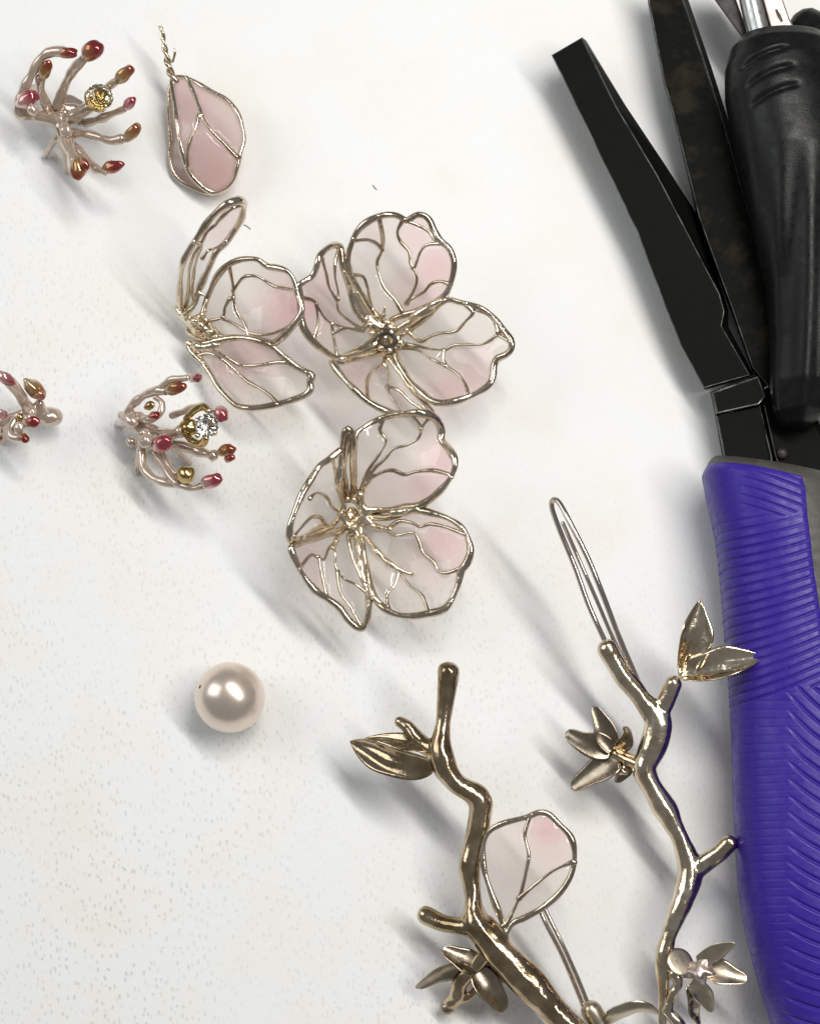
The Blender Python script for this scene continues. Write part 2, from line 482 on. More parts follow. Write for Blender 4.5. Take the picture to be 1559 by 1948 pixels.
def dark_mat(name, c, rough, stain=None, metallic=0.0, bs=0.15, bscale=40, spec=0.5, rv=1.0, dust=None):
    m, nt, b = material(name)
    t = noise_n(nt, 2.6, 6, 0.65)
    r = ramp(nt, t.outputs[0], [(0.52, c), (0.66, stain or c)])
    csrc = r.outputs[0]
    if dust:
        dn = noise_n(nt, 16, 6, 0.7); dr = ramp(nt, dn.outputs[0], [(0.60, (0, 0, 0)), (0.74, (0.55, 0.55, 0.55))])
        dx = N(nt, 'ShaderNodeMix', data_type='RGBA'); nt.links.new(dr.outputs[0], dx.inputs[0]); nt.links.new(csrc, dx.inputs[6]); dx.inputs[7].default_value = (*dust, 1)
        csrc = dx.outputs[2]
    nt.links.new(csrc, b.inputs['Base Color'])
    b.inputs['Metallic'].default_value = metallic; b.inputs['Specular IOR Level'].default_value = spec
    t2 = noise_n(nt, 11, 5); r2 = ramp(nt, t2.outputs[0], [(0.3, (rough*(1-.25*rv),)*3), (0.75, (min(1, rough*(1+.3*rv)),)*3)])
    nt.links.new(r2.outputs[0], b.inputs['Roughness'])
    t3 = noise_n(nt, bscale, 4); bump(nt, t3.outputs[0], b, bs, 0.01)
    return m
JAW = dark_mat('black_oxide_steel', (0.0055, 0.0055, 0.005), 0.30, (0.0065, 0.0066, 0.005), 0.0, 0.0, 30, 0.010, 0.25)
JAW2 = dark_mat('worn_black_oxide_steel', (0.0065, 0.0065, 0.0055), 0.40, (0.021, 0.0185, 0.012), 0.0, 0.2, 18, 0.014, 0.4)
RUBBER = dark_mat('black_rubber', (0.005, 0.005, 0.005), 0.36, (0.0065, 0.0065, 0.007), 0.0, 0.22, 60, 0.22, 1.3, (0.02, 0.02, 0.021))
GREYRUB = dark_mat('dark_grey_rubber', (0.055, 0.052, 0.043), 0.55, (0.075, 0.072, 0.06), 0.0, 0.25, 40)
BROWN = dark_mat('brown_dark_steel', (0.020, 0.013, 0.011), 0.5, (0.035, 0.024, 0.02), 0.0, 0.2, 25)
PURPLE = dark_mat('purple_rubber', (0.034, 0.015, 0.24), 0.38, (0.047, 0.025, 0.26), 0.0, 0.14, 30, 0.26, 1.3, (0.10, 0.08, 0.26))
LINT = dark_mat('dark_lint', (0.25, 0.24, 0.23), 0.9)

# table top: white sheet with small slanted dents
m, nt, b = material('white_sheet'); SHEET = m
L = nt.links.new
tc = N(nt, 'ShaderNodeTexCoord')
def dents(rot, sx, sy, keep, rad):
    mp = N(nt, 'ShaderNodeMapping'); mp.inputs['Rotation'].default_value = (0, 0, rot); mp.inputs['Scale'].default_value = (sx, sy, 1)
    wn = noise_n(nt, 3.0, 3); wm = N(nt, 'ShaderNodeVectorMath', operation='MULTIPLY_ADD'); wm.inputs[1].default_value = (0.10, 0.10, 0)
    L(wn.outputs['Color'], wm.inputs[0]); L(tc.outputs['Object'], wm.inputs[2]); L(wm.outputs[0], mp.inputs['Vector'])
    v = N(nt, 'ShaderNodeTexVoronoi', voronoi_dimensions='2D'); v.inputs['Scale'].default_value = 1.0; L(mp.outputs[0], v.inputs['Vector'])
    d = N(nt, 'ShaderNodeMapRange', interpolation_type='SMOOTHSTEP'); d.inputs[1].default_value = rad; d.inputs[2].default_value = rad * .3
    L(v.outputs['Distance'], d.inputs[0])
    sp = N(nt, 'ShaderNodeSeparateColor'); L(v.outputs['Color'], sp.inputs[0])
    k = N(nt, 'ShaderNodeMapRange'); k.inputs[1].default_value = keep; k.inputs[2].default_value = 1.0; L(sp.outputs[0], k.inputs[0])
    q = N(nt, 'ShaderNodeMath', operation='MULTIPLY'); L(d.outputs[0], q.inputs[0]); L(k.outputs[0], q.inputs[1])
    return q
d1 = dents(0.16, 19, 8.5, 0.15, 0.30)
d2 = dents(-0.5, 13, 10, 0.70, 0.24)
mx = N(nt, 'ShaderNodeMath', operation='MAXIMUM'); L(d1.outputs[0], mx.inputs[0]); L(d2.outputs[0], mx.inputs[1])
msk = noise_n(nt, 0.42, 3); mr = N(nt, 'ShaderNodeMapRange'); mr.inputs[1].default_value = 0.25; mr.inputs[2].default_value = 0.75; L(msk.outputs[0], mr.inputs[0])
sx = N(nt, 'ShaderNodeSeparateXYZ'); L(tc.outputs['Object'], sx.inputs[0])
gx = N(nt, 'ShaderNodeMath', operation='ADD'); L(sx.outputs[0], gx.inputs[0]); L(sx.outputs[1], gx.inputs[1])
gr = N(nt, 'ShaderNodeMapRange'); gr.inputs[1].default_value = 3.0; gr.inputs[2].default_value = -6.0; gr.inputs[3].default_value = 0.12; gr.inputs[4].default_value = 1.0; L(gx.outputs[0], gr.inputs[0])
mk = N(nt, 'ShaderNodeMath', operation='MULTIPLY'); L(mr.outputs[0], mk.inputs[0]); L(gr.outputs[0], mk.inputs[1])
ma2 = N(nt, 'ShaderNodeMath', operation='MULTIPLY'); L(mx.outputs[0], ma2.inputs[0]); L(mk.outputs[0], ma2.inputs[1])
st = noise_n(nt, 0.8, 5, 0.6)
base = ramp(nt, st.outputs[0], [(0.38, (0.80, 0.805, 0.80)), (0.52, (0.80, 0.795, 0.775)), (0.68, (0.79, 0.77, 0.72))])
mixc = N(nt, 'ShaderNodeMix', data_type='RGBA'); L(ma2.outputs[0], mixc.inputs[0]); L(base.outputs[0], mixc.inputs[6]); mixc.inputs[7].default_value = (0.57, 0.56, 0.52, 1)  # dents blended darker: shade inside the pits put into the colour
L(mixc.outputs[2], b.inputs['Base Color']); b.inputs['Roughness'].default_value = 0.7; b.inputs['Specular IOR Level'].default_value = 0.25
fine = noise_n(nt, 16, 5, 0.6)
hsum = N(nt, 'ShaderNodeMath', operation='MULTIPLY_ADD'); L(fine.outputs[0], hsum.inputs[0]); hsum.inputs[1].default_value = 0.35
ng = N(nt, 'ShaderNodeMath', operation='MULTIPLY'); L(ma2.outputs[0], ng.inputs[0]); ng.inputs[1].default_value = -1.0; L(ng.outputs[0], hsum.inputs[2])
bump(nt, hsum.outputs[0], b, 0.45, 0.02)

# ------------------------------------------------------------------ setting
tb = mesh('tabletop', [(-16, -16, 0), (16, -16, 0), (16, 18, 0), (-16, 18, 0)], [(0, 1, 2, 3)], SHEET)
tb['kind'] = 'structure'

# ------------------------------------------------------------------ wide open flower
f = zoomer(560, 390, 3.6256)
G1 = 'wired resin blossoms'
fl = thing('blossom', P(735, 650, 0), 'widest open gold-wire resin blossom, pale with pink edges, in the middle of the photo', 'blossom', G1)
petal(fl, f, [(610,800),(540,730),(480,650),(410,530),(375,440),(368,370),(385,290),(420,200),(480,130),(560,85),(640,65),(710,72),(770,105),(800,90),(850,65),(900,75),(935,110),(960,170),(1000,240),(1060,290),(1090,350),(1100,410),(1090,490),(1060,580),(1020,640),(940,690),(850,730),(760,755),(690,780),(650,810)],
  [[(590,120),(610,240),(600,320),(570,390),(580,470),(620,570),(690,650),(740,730)],
   [(410,245),(500,238),(560,260),(600,300)],
   [(750,100),(710,180),(730,250),(790,320),(800,400),(840,480),(835,560),(770,680)],
   [(1000,265),(930,270),(890,290),(860,340),(830,420)],
   [(1060,540),(1000,525),(940,545),(890,600),(800,650)],
   [(770,108),(850,140),(920,180),(965,240)],
   [(400,480),(470,490),(500,560),(520,660),(540,720)]],
  [(620,800,.30),(380,400,.72),(640,70,.98),(850,70,.92),(1095,400,.88),(1020,640,.62),(750,450,.62),(560,380,.55)],
  [(990,420,55,.62),(840,230,40,.42),(900,600,40,.45),(540,190,20,.3)], 5.6, 3.4, WIRE, RESIN)
petal(fl, f, [(700,910),(770,880),(850,815),(940,745),(1000,685),(1060,652),(1140,670),(1220,690),(1300,720),(1380,780),(1440,860),(1490,930),(1495,990),(1460,1030),(1400,1060),(1375,1110),(1370,1180),(1340,1240),(1270,1290),(1180,1330),(1080,1360),(1000,1365),(930,1340),(870,1290),(800,1220),(740,1130),(695,1040),(682,970)],
  [[(1170,680),(1230,740),(1180,800),(1110,870),(1000,885),(920,915),(870,940),(800,890)],
   [(1480,940),(1400,900),(1340,940),(1270,965),(1180,960),(1090,970),(1030,1000),(900,985),(760,955)],
   [(740,985),(850,1000),(940,1060),(1040,1110),(1130,1170),(1180,1240),(1200,1320)],
   [(1250,720),(1340,760),(1390,830),(1400,900)], [(1030,1000),(1025,1060),(1050,1110)]],
  [(700,920,.28),(690,1040,.30),(1000,690,.60),(1300,720,.70),(1490,960,.75),(1370,1180,.60),(1080,1360,.55),(860,1290,.45),(1100,1000,.42)],
  [(1260,1150,50,.42),(1080,1290,45,.40),(1000,1150,30,.15)], 5.6, 3.2, WIRE, RESIN)
petal(fl, f, [(600,1015),(520,1035),(420,1060),(320,1090),(262,1085),(330,1185),(420,1280),(500,1350),(590,1400),(700,1440),(830,1445),(950,1450),(920,1390),(860,1320),(800,1240),(740,1150),(690,1080),(640,1020)],
  [[(620,1040),(610,1100),(540,1140),(505,1200),(500,1270),(510,1360)],
   [(640,1255),(655,1300),(690,1360),(740,1440)], [(640,1255),(720,1280),(790,1350),(900,1420)], [(630,1110),(650,1180),(640,1255)]],
  [(620,1015,.28),(262,1085,.72),(420,1280,.80),(700,1440,.66),(950,1450,.40),(800,1240,.35),(560,1220,.55)],
  [(430,1160,40,.32),(680,1380,30,.2)], 5.2, 3.2, WIRE, RESIN)
petal(fl, f, [(580,870),(520,830),(470,790),(425,740),(400,660),(380,580),(350,480),(330,420),(320,330),(310,285),(270,275),(220,300),(170,360),(150,430),(120,490),(60,530),(30,560),(40,640),(45,740),(60,840),(120,930),(200,1000),(300,1050),(400,1015),(480,970),(550,925)],
  [[(305,300),(280,400),(280,500),(300,600),(300,720),(380,800),(470,860)],
   [(190,370),(220,480),(240,570),(295,660)],
   [(60,640),(130,660),(170,720),(230,800),(330,840),(470,870)],
   [(150,690),(160,800),(140,900)], [(255,820),(270,920),(290,1030)], [(270,890),(340,850),(420,860)]],
  [(590,880,.30),(320,300,.8),(160,380,1.05),(40,580,.95),(60,840,.80),(300,1050,.50),(400,660,.55),(250,700,.70)],
  [(110,700,30,.65),(180,560,45,.42),(230,760,35,.35)], 5.4, 3.2, WIRE, RESIN)
casting('centre_wirework', [rowspx(f, r) for r in [
  [(340,455,.80,4),(375,540,.68,6),(400,640,.55,8),(470,760,.42,8),(560,850,.32,9)],
  [(430,600,.62,4),(470,680,.5,6),(520,760,.40,6),(590,850,.34,7)],
  [(1010,655,.66,5),(900,720,.55,7),(800,790,.45,7),(690,870,.34,7)],
  [(960,720,.58,3.5),(840,790,.48,5),(740,850,.38,5),(660,900,.33,6)],
  [(310,1065,.5,5),(400,1035,.44,8),(500,990,.36,8),(580,940,.30,9)],
  [(600,800,.36,6),(625,700,.44,3)], [(650,1060,.32,6),(740,1170,.36,6),(800,1260,.42,5),(900,1340,.44,4)],
  [(560,900,.26,12),(600,840,.30,11),(680,860,.30,10),(710,930,.28,10),(680,1000,.26,10),(610,1010,.26,11),(560,960,.26,12),(560,900,.26,12)],
  [(620,930,.06,20),(625,930,.2,17)]]], CHAMP, fl, 0.014, 3, 0.5)
for x, y, z, r in [(520,820,.42,6),(560,770,.42,5),(640,810,.42,7),(690,850,.40,6),(535,880,.40,7),(600,985,.38,7),(655,1000,.38,6),(735,950,.38,7),(770,860,.40,5),(610,760,.42,5)]:
    blob('metal_bead', P(*f(x, y), z), cm(r), CHAMP, fl, lump=0.5, sub=2)
tube('centre_cup', rowspx(f, [(590,905,.40,3),(640,880,.41,3.5),(690,920,.41,3),(670,970,.40,3.5),(610,975,.40,3)]), BROWN, fl, True)

# ------------------------------------------------------------------ half open flower seen from its side
f = zoomer(320, 370, 4.637)
fl = thing('blossom', P(385, 625, 0), 'half-open gold-wire blossom with one petal standing up, left of the widest blossom', 'blossom', G1)
petal(fl, f, [(105,980),(100,850),(110,700),(130,590),(190,480),(260,370),(340,250),(430,150),(520,80),(620,50),(668,80),(662,140),(645,210),(590,310),(500,430),(420,510),(370,620),(320,730),(270,830),(240,930),(200,1000),(140,1030)],
  [[(650,90),(560,120),(480,190),(420,260),(340,330),(290,430),(230,520),(190,640),(180,760),(170,900),(150,1000)],
   [(520,415),(420,470),(350,495),(300,560)], [(290,440),(240,600),(220,720),(210,850),(230,920)]],
  [(140,1020,.30),(105,800,.75),(150,560,1.05),(340,250,1.35),(620,50,1.45),(650,200,1.0),(500,430,.75),(320,730,.5),(300,480,.98)],
  [(560,280,45,.30),(480,380,30,.4)], 5.6, 3.4, WIRE, RESIN)
petal(fl, f, [(330,1110),(312,1050),(330,950),(370,850),(420,740),(490,650),(560,600),(640,572),(740,565),(800,580),(870,630),(960,645),(1040,670),(1090,720),(1120,790),(1140,880),(1170,950),(1180,1010),(1160,1070),(1110,1140),(1050,1210),(990,1270),(930,1310),(850,1295),(740,1268),(620,1258),(480,1255),(400,1190)],
  [[(540,640),(570,800),(580,950),(620,1060),(680,1150),(710,1260)],
   [(580,840),(650,740),(720,715),(800,730),(900,790),(960,815),(1110,840)],
   [(540,920),(500,1000),(480,1080),(380,1110)],
   [(480,1090),(600,1150),(720,1220),(850,1235),(950,1215),(1090,1150)]],
  [(330,1110,.35),(370,850,.55),(560,600,.85),(740,565,.95),(960,645,.98),(1170,960,.95),(1050,1210,.80),(930,1310,.65),(620,1258,.45),(800,950,.55)],
  [(1080,1000,62,.72),(760,1000,40,.16),(900,850,40,.12)], 5.2, 3.0, WIRE, RESIN)
petal(fl, f, [(180,1310),(240,1322),(340,1312),(450,1285),(600,1262),(730,1272),(830,1300),(930,1350),(1020,1430),(1120,1510),(1230,1570),(1265,1600),(1250,1660),(1255,1720),(1200,1770),(1100,1810),(960,1850),(800,1880),(700,1885),(600,1860),(520,1790),(440,1700),(370,1580),(290,1470),(210,1390)],
  [[(250,1430),(340,1400),(420,1420),(510,1480),(600,1560),(700,1650),(810,1710),(900,1775),(960,1840)],
   [(230,1330),(400,1370),(520,1440),(620,1500),(720,1510),(840,1500),(950,1480),(1080,1480)]],
  [(180,1310,.25),(450,1285,.42),(830,1300,.62),(1230,1570,.62),(1250,1720,.58),(960,1850,.52),(700,1885,.48),(440,1700,.35),(700,1560,.36)],
  [(700,1410,55,.40),(430,1540,30,.28),(900,1600,40,.1)], 5.8, 3.4, WIRE, RESIN)
casting('centre_wirework', [rowspx(f, r) for r in [
  [(60,990,.32,5),(130,1060,.30,10),(220,1120,.30,16),(330,1190,.28,15),(440,1260,.30,10)],
  [(210,1130,.36,9),(290,1080,.42,9),(320,1000,.46,6),(340,920,.5,4)],
  [(150,1060,.36,8),(200,1010,.42,8),(250,950,.46,5),(270,860,.5,4),(320,890,.48,4)],
  [(200,1180,.2,14),(280,1230,.2,15),(390,1270,.26,12)], [(180,1310,.25,8),(260,1340,.3,10),(360,1340,.36,10),(460,1310,.38,6)],
  [(190,1330,.25,8),(270,1420,.25,7),(330,1530,.28,6)], [(260,1200,.05,16),(280,1180,.2,18)]]], CHAMP, fl, 0.014, 3, 0.5)
for x, y, z, r in [(240,1110,.48,8),(300,1060,.50,6),(290,1150,.46,7),(370,1210,.42,6),(200,1125,.44,5),(420,1250,.40,5)]:
    blob('metal_bead', P(*f(x, y), z), cm(r), CHAMP, fl, lump=0.5, sub=2)

# ------------------------------------------------------------------ lower flower
f = zoomer(500, 760, 3.712)
fl = thing('blossom', P(668, 1000, 0), 'lower gold-wire resin blossom with darker petal wires, just above the pearl and twigs', 'blossom', G1)
petal(fl, f, [(655,690),(640,600),(640,480),(645,350),(655,250),(720,190),(830,135),(960,100),(1100,92),(1180,110),(1240,160),(1260,220),(1262,290),(1320,360),(1355,430),(1345,510),(1290,600),(1200,690),(1100,750),(980,765),(830,785),(720,775),(680,740)],
  [[(850,135),(825,220),(870,290),(810,400),(740,500),(715,570),(690,650)],
   [(1040,100),(1110,190),(1100,270),(1020,320),(920,350),(860,420),(780,490),(730,560)],
   [(740,560),(850,510),(920,500),(1000,530),(1080,510),(1200,500),(1320,530)],
   [(1190,115),(1140,170),(1115,215)], [(760,570),(720,620),(700,700)]],
  [(670,730,.30),(650,300,.80),(830,135,.8),(1100,92,1.05),(1255,220,.8),(1355,430,.95),(1200,690,.70),(980,765,.48),(1000,420,.66)],
  [(1270,430,50,.62),(1150,620,50,.52),(900,640,40,.18)], 5.8, 3.4, WIRE, RESIN)
petal(fl, f, [(700,830),(780,830),(880,835),(1000,800),(1100,785),(1200,803),(1310,840),(1400,900),(1450,990),(1465,1070),(1440,1150),(1400,1210),(1380,1300),(1340,1400),(1280,1480),(1180,1510),(1060,1530),(940,1520),(850,1470),(790,1400),(755,1310),(735,1200),(705,1050),(692,920)],
  [[(730,870),(870,920),(940,960),(1060,940),(1100,1000),(1130,1080),(1200,1140),(1240,1210),(1300,1225),(1400,1190)],
   [(720,960),(770,1030),(830,1100),(920,1170),(980,1240),(1040,1320),(1120,1380),(1150,1450),(1170,1515)],
   [(960,1220),(930,1310),(880,1370),(880,1440),(900,1500)],
   [(880,920),(960,860),(1050,870),(1110,900),(1180,880),(1290,900),(1420,950)]],
  [(700,860,.28),(1000,800,.50),(1310,840,.68),(1460,1070,.72),(1380,1300,.62),(1280,1480,.58),(1060,1530,.52),(850,1470,.45),(735,1200,.35),(1050,1150,.42)],
  [(1290,1000,48,.58),(1350,1100,40,.45),(1000,1250,30,.1)], 5.6, 3.2, WIRE, RESIN)
petal(fl, f, [(620,900),(500,940),(380,980),(250,1020),(200,1050),(230,1140),(290,1250),(370,1350),(460,1410),(540,1470),(590,1540),(650,1600),(700,1615),(730,1570),(745,1480),(740,1370),(710,1240),(680,1100),(655,980)],
  [[(560,930),(510,1000),(510,1100),(520,1200),(580,1270),(660,1310),(735,1370)],
   [(505,1020),(460,1060),(430,1130),(370,1105),(330,1105),(260,1190)],
   [(395,1110),(400,1160),(420,1260),(450,1390)], [(522,1230),(550,1370),(620,1470),(690,1600)], [(600,960),(620,1080),(660,1190),(720,1320)]],
  [(630,900,.28),(200,1050,.92),(290,1250,.80),(460,1410,.66),(690,1615,.55),(745,1440,.42),(690,1100,.32),(450,1150,.62)],
  [(330,1080,35,.38),(360,1280,30,.3)], 5.6, 3.2, WIRE, RESIN)
petal(fl, f, [(560,730),(540,650),(535,540),(560,430),(600,330),(560,350),(470,420),(400,470),(340,560),(280,660),(225,790),(190,900),(190,985),(240,985),(350,950),(450,910),(530,840)],
  [[(330,700),(360,668),(400,660),(450,690),(490,760),(555,800)], [(215,970),(300,870),(350,830),(400,830),(430,860)], [(490,410),(510,520),(520,620),(550,700)]],
  [(560,780,.32),(600,320,.95),(470,420,1.0),(280,660,1.05),(190,940,.98),(350,950,.65),(540,600,.66),(420,750,.72)],
  [(400,780,20,.1)], 5.8, 3.2, WIRE, RESIN)
petal(fl, f, [(580,700),(550,600),(548,480),(556,350),(570,250),(598,208),(628,240),(640,330),(632,480),(640,600),(635,690)],
  [[(605,240),(590,350),(580,480),(590,600),(605,690)]],
  [(600,700,.34),(550,480,.80),(598,208,1.15),(640,330,1.0),(640,600,.52),(595,400,.9)], [], 5.4, 3.6, WIRE, RESIN)
casting('centre_wirework', [rowspx(f, r) for r in [
  [(555,690,.48,6),(560,740,.42,8),(550,820,.36,9),(600,890,.32,11),(660,950,.32,10),(680,1060,.36,8),(690,1170,.4,6),(720,1290,.42,4)],
  [(640,690,.46,5),(690,660,.46,6),(700,720,.42,6),(720,780,.38,8),(830,775,.40,5)],
  [(900,800,.5,6),(1000,790,.54,10),(1090,775,.58,7)],
  [(640,880,.3,12),(720,840,.34,9),(780,890,.36,8),(900,920,.42,5)],
  [(760,1010,.38,4),(820,1090,.40,7),(910,1170,.43,6),(1000,1220,.45,4),(1070,1235,.46,3)],
  [(500,920,.4,5),(440,890,.48,8),(350,930,.62,8),(240,1000,.85,5)], [(530,960,.4,5),(510,1010,.5,6),(500,1060,.55,5)],
  [(780,1400,.46,6),(830,1440,.46,5)],
  [(640,900,.05,20),(640,860,.22,18),(620,800,.26,14)]]], CHAMP, fl, 0.014, 3, 0.5)
for x, y, z, r in [(640,710,.50,7),(690,670,.52,6),(600,700,.50,5),(780,890,.46,6),(1000,785,.64,6),(560,800,.46,6),(650,900,.44,7),(700,1010,.46,5),(900,915,.48,5),(520,1000,.56,5)]:
    blob('metal_bead', P(*f(x, y), z), cm(r), CHAMP, fl, lump=0.5, sub=2)

# ------------------------------------------------------------------ closed pink bud petal on a twisted stem
f = zoomer(0, 0, 2.998)
fl = thing('petal_pendant', P(390, 300, 0), 'pink teardrop petal charm on a twisted gold wire stem, by the top edge', 'petal charm')
petal(fl, f, [(985,450),(1040,440),(1100,460),(1200,520),(1290,570),(1350,640),(1382,730),(1390,800),(1370,870),(1352,940),(1330,1020),(1280,1075),(1210,1095),(1140,1050),(1080,980),(1050,900),(1025,800),(1010,700),(1000,600),(983,510)],
  [[(1070,450),(1110,540),(1140,620),(1160,680),(1210,750),(1280,820),(1345,890)], [(1130,660),(1125,700),(1090,790),(1070,860),(1068,950)]],
  [(985,460,.35),(1200,520,.38),(1385,760,.36),(1330,1020,.26),(1210,1095,.22),(1060,930,.34),(1000,600,.42),(1180,800,.50),(1130,600,.46)],
  [(1230,1000,50,.65),(1180,850,60,.35),(1060,600,50,.4)], 4.6, 3.4, WIRE, BUDRESIN, thick=0.05)
# lower shell of the bud
zf = [(980,470,.30),(960,600,.26),(970,800,.14),(1000,990,.08),(1180,1100,.08),(1150,900,.22)]
petal(fl, f, [(985,480),(962,540),(965,680),(975,800),(968,900),(1000,1000),(1080,1060),(1190,1100),(1230,1085),(1140,1010),(1080,920),(1040,800),(1015,650)],
  [], zf, [(1100,1020,40,.3)], 4.2, 3, WIRE, BUDRESIN, thick=0.03)
ax = spline([(*P(*f(x, y), z), 0) for x, y, z in [(1000,470,.36),(965,390,.40),(945,300,.46),(915,155,.55)]], 0.012)[:, :3]
for ph in (0, math.pi):
    rows = []
    for i, p in enumerate(ax):
        t = i / (len(ax)-1); a = ph + t * 15.0; r = cm(4.5) * (1 - 0.45 * t)
        rows.append((p[0] + math.cos(a) * r, p[1] + 0.25 * math.cos(a) * r, p[2] + math.sin(a) * r, cm(4.4 - 1.2 * t)))
    tube('stem_wire', rows, WIRE, fl, lump=0.5, step=0.02)
tube('stem_wire', rowspx(f, [(985,350,.40,2.5),(998,300,.45,2.5),(992,280,.46,2.5)]), WIRE, fl)

# ------------------------------------------------------------------ stamen centres
G2 = 'enamelled stamen centres'
def bulb(parent, f, pts, mat, r, base=None, lump=0.22):
    """pts: (x,y,z) start and end of the swollen tip"""
    (x0, y0, z0), (x1, y1, z1) = pts
    a, b_ = P(*f(x0, y0), z0), P(*f(x1, y1), z1)
    d = b_ - a; rr = cm(r) * 0.9
    st = max(1.0, 1.0 + d.length / (2 * rr))
    return blob('anther', (a + b_) / 2, rr, mat, parent, d if d.length > 1e-4 else (0, 0, 1), st, lump)
def gem(parent, f, x, y, z, r, mat):
    bm = bmesh.new(); n = 10; R = cm(r)
    prof = [(0.0, -0.75), (0.62, -0.30), (1.0, 0.05), (0.92, 0.22), (0.55, 0.52), (0.0, 0.56)]
    rings = []
    for k, (a, h) in enumerate(prof):
        if a == 0: rings.append([bm.verts.new((0, 0, h * R))]); continue
        rings.append([bm.verts.new((math.cos(2*math.pi*(s + .5*(k % 2))/n)*a*R, math.sin(2*math.pi*(s + .5*(k % 2))/n)*a*R, h*R)) for s in range(n)])
    for A, B in zip(rings, rings[1:]):
        for s in range(n):
            if len(A) == 1: bm.faces.new((A[0], B[(s+1) % n], B[s]))
            elif len(B) == 1: bm.faces.new((A[s], A[(s+1) % n], B[0]))
            else:
                bm.faces.new((A[s], A[(s+1) % n], B[s])); bm.faces.new((A[(s+1) % n], B[(s+1) % n], B[s]))
    bmesh.ops.recalc_face_normals(bm, faces=bm.faces)
    c = P(*f(x, y), z)
    bmesh.ops.transform(bm, matrix=Matrix.Translation(c) @ Matrix.Rotation(0.35, 4, 'Y'), verts=bm.verts)
    me = bpy.data.meshes.new('crystal'); bm.to_mesh(me); bm.free()
    return finish('crystal', me, mat, parent, smooth=False)

f = zoomer(0, 40, 5.197)
s = thing('stamen_centre', P(120, 235, 0), 'rosy stamen centre with amber-red tips and yellowish crystal, top left beside the pink charm', 'stamen centre', G2)
casting('hub', [rowspx(f, r) for r in [
  [(330,930,.42,12),(480,960,.42,15),(600,980,.42,17),(640,1050,.42,14)], [(600,1050,.42,14),(640,1150,.40,13)],
  [(640,880,.40,14),(760,880,.38,12),(800,1000,.36,10)], [(560,1150,.38,7),(480,1270,.2,6),(440,1330,.03,6)],
  [(610,1200,.38,6),(640,1360,.2,5),(655,1500,.03,5)], [(520,900,.38,8),(400,760,.2,6),(330,640,.03,6)]]], STEM, s, 0.016, 5, 0.2)
for name, pts in [('a', [(380,940,.42,9),(200,900,.55,11),(225,700,.70,9),(330,490,.85,8),(420,350,.95,8.5),(520,300,1.0,10),(620,300,1.02,11)]),
    ('b', [(570,840,.42,10),(630,660,.60,9.5),(720,490,.80,9),(830,370,.95,10)]),
    ('c', [(470,860,.42,9),(400,680,.62,9),(400,560,.78,9)]), ('d', [(900,820,.42,7),(1000,710,.62,6),(1080,640,.72,7),(1150,590,.8,8)]),
    ('e', [(840,1010,.38,7),(1000,960,.48,7.5),(1120,910,.56,7),(1220,870,.62,7)]),
    ('g', [(720,1110,.40,9),(850,1115,.48,6.5),(980,1145,.55,7.5),(1100,1180,.62,7.5),(1210,1160,.68,8)]),
    ('h', [(680,1180,.40,9),(760,1270,.46,9),(850,1350,.52,8),(940,1450,.58,8.5),(1030,1490,.62,8)]),
    ('i', [(640,1130,.42,13),(680,1250,.52,13),(740,1380,.62,11)]), ('j', [(620,1000,.42,12),(760,920,.56,12),(880,850,.68,12)])]:
    tube('filament', [(a, b_, c, r * 1.1) for a, b_, c, r in rowspx(f, pts)], STEM, s, lump=0.4)
bulb(s, f, [(600,305,1.02),(720,312,1.03)], RED, 12.5); bulb(s, f, [(880,310,1.0),(940,270,1.04)], RED, 20)
bulb(s, f, [(430,530,.86),(470,430,.95)], AMBER, 13); bulb(s, f, [(1190,560,.85),(1265,490,.9)], AMBER, 14.5)
bulb(s, f, [(1260,830,.66),(1300,790,.68)], ROSE, 11.5); bulb(s, f, [(1270,1150,.72),(1340,1060,.78)], AMBER, 13)
bulb(s, f, [(1060,1450,.64),(1170,1430,.68)], RED, 13.5); bulb(s, f, [(790,1390,.70),(770,1500,.70)], AMBER, 18)
bulb(s, f, [(830,1380,.8),(850,1430,.8)], RED, 10)
bulb(s, f, [(230,800,.70),(310,750,.74)], ROSE, 17); bulb(s, f, [(310,860,.72),(330,880,.72)], STEM, 12)
bulb(s, f, [(640,1060,.55),(660,1090,.55)], STEM, 14)
blob('cup', P(*f(960,770), .72), cm(25), OCHRE, s, lump=0.15)
gem(s, f, 985, 750, .90, 27, YCRYSTAL)
blob('resin_web', P(*f(700,870), .36), cm(30), ROSE if False else STEM, s, (0.1, 0, 1), 0.28, 0.2)

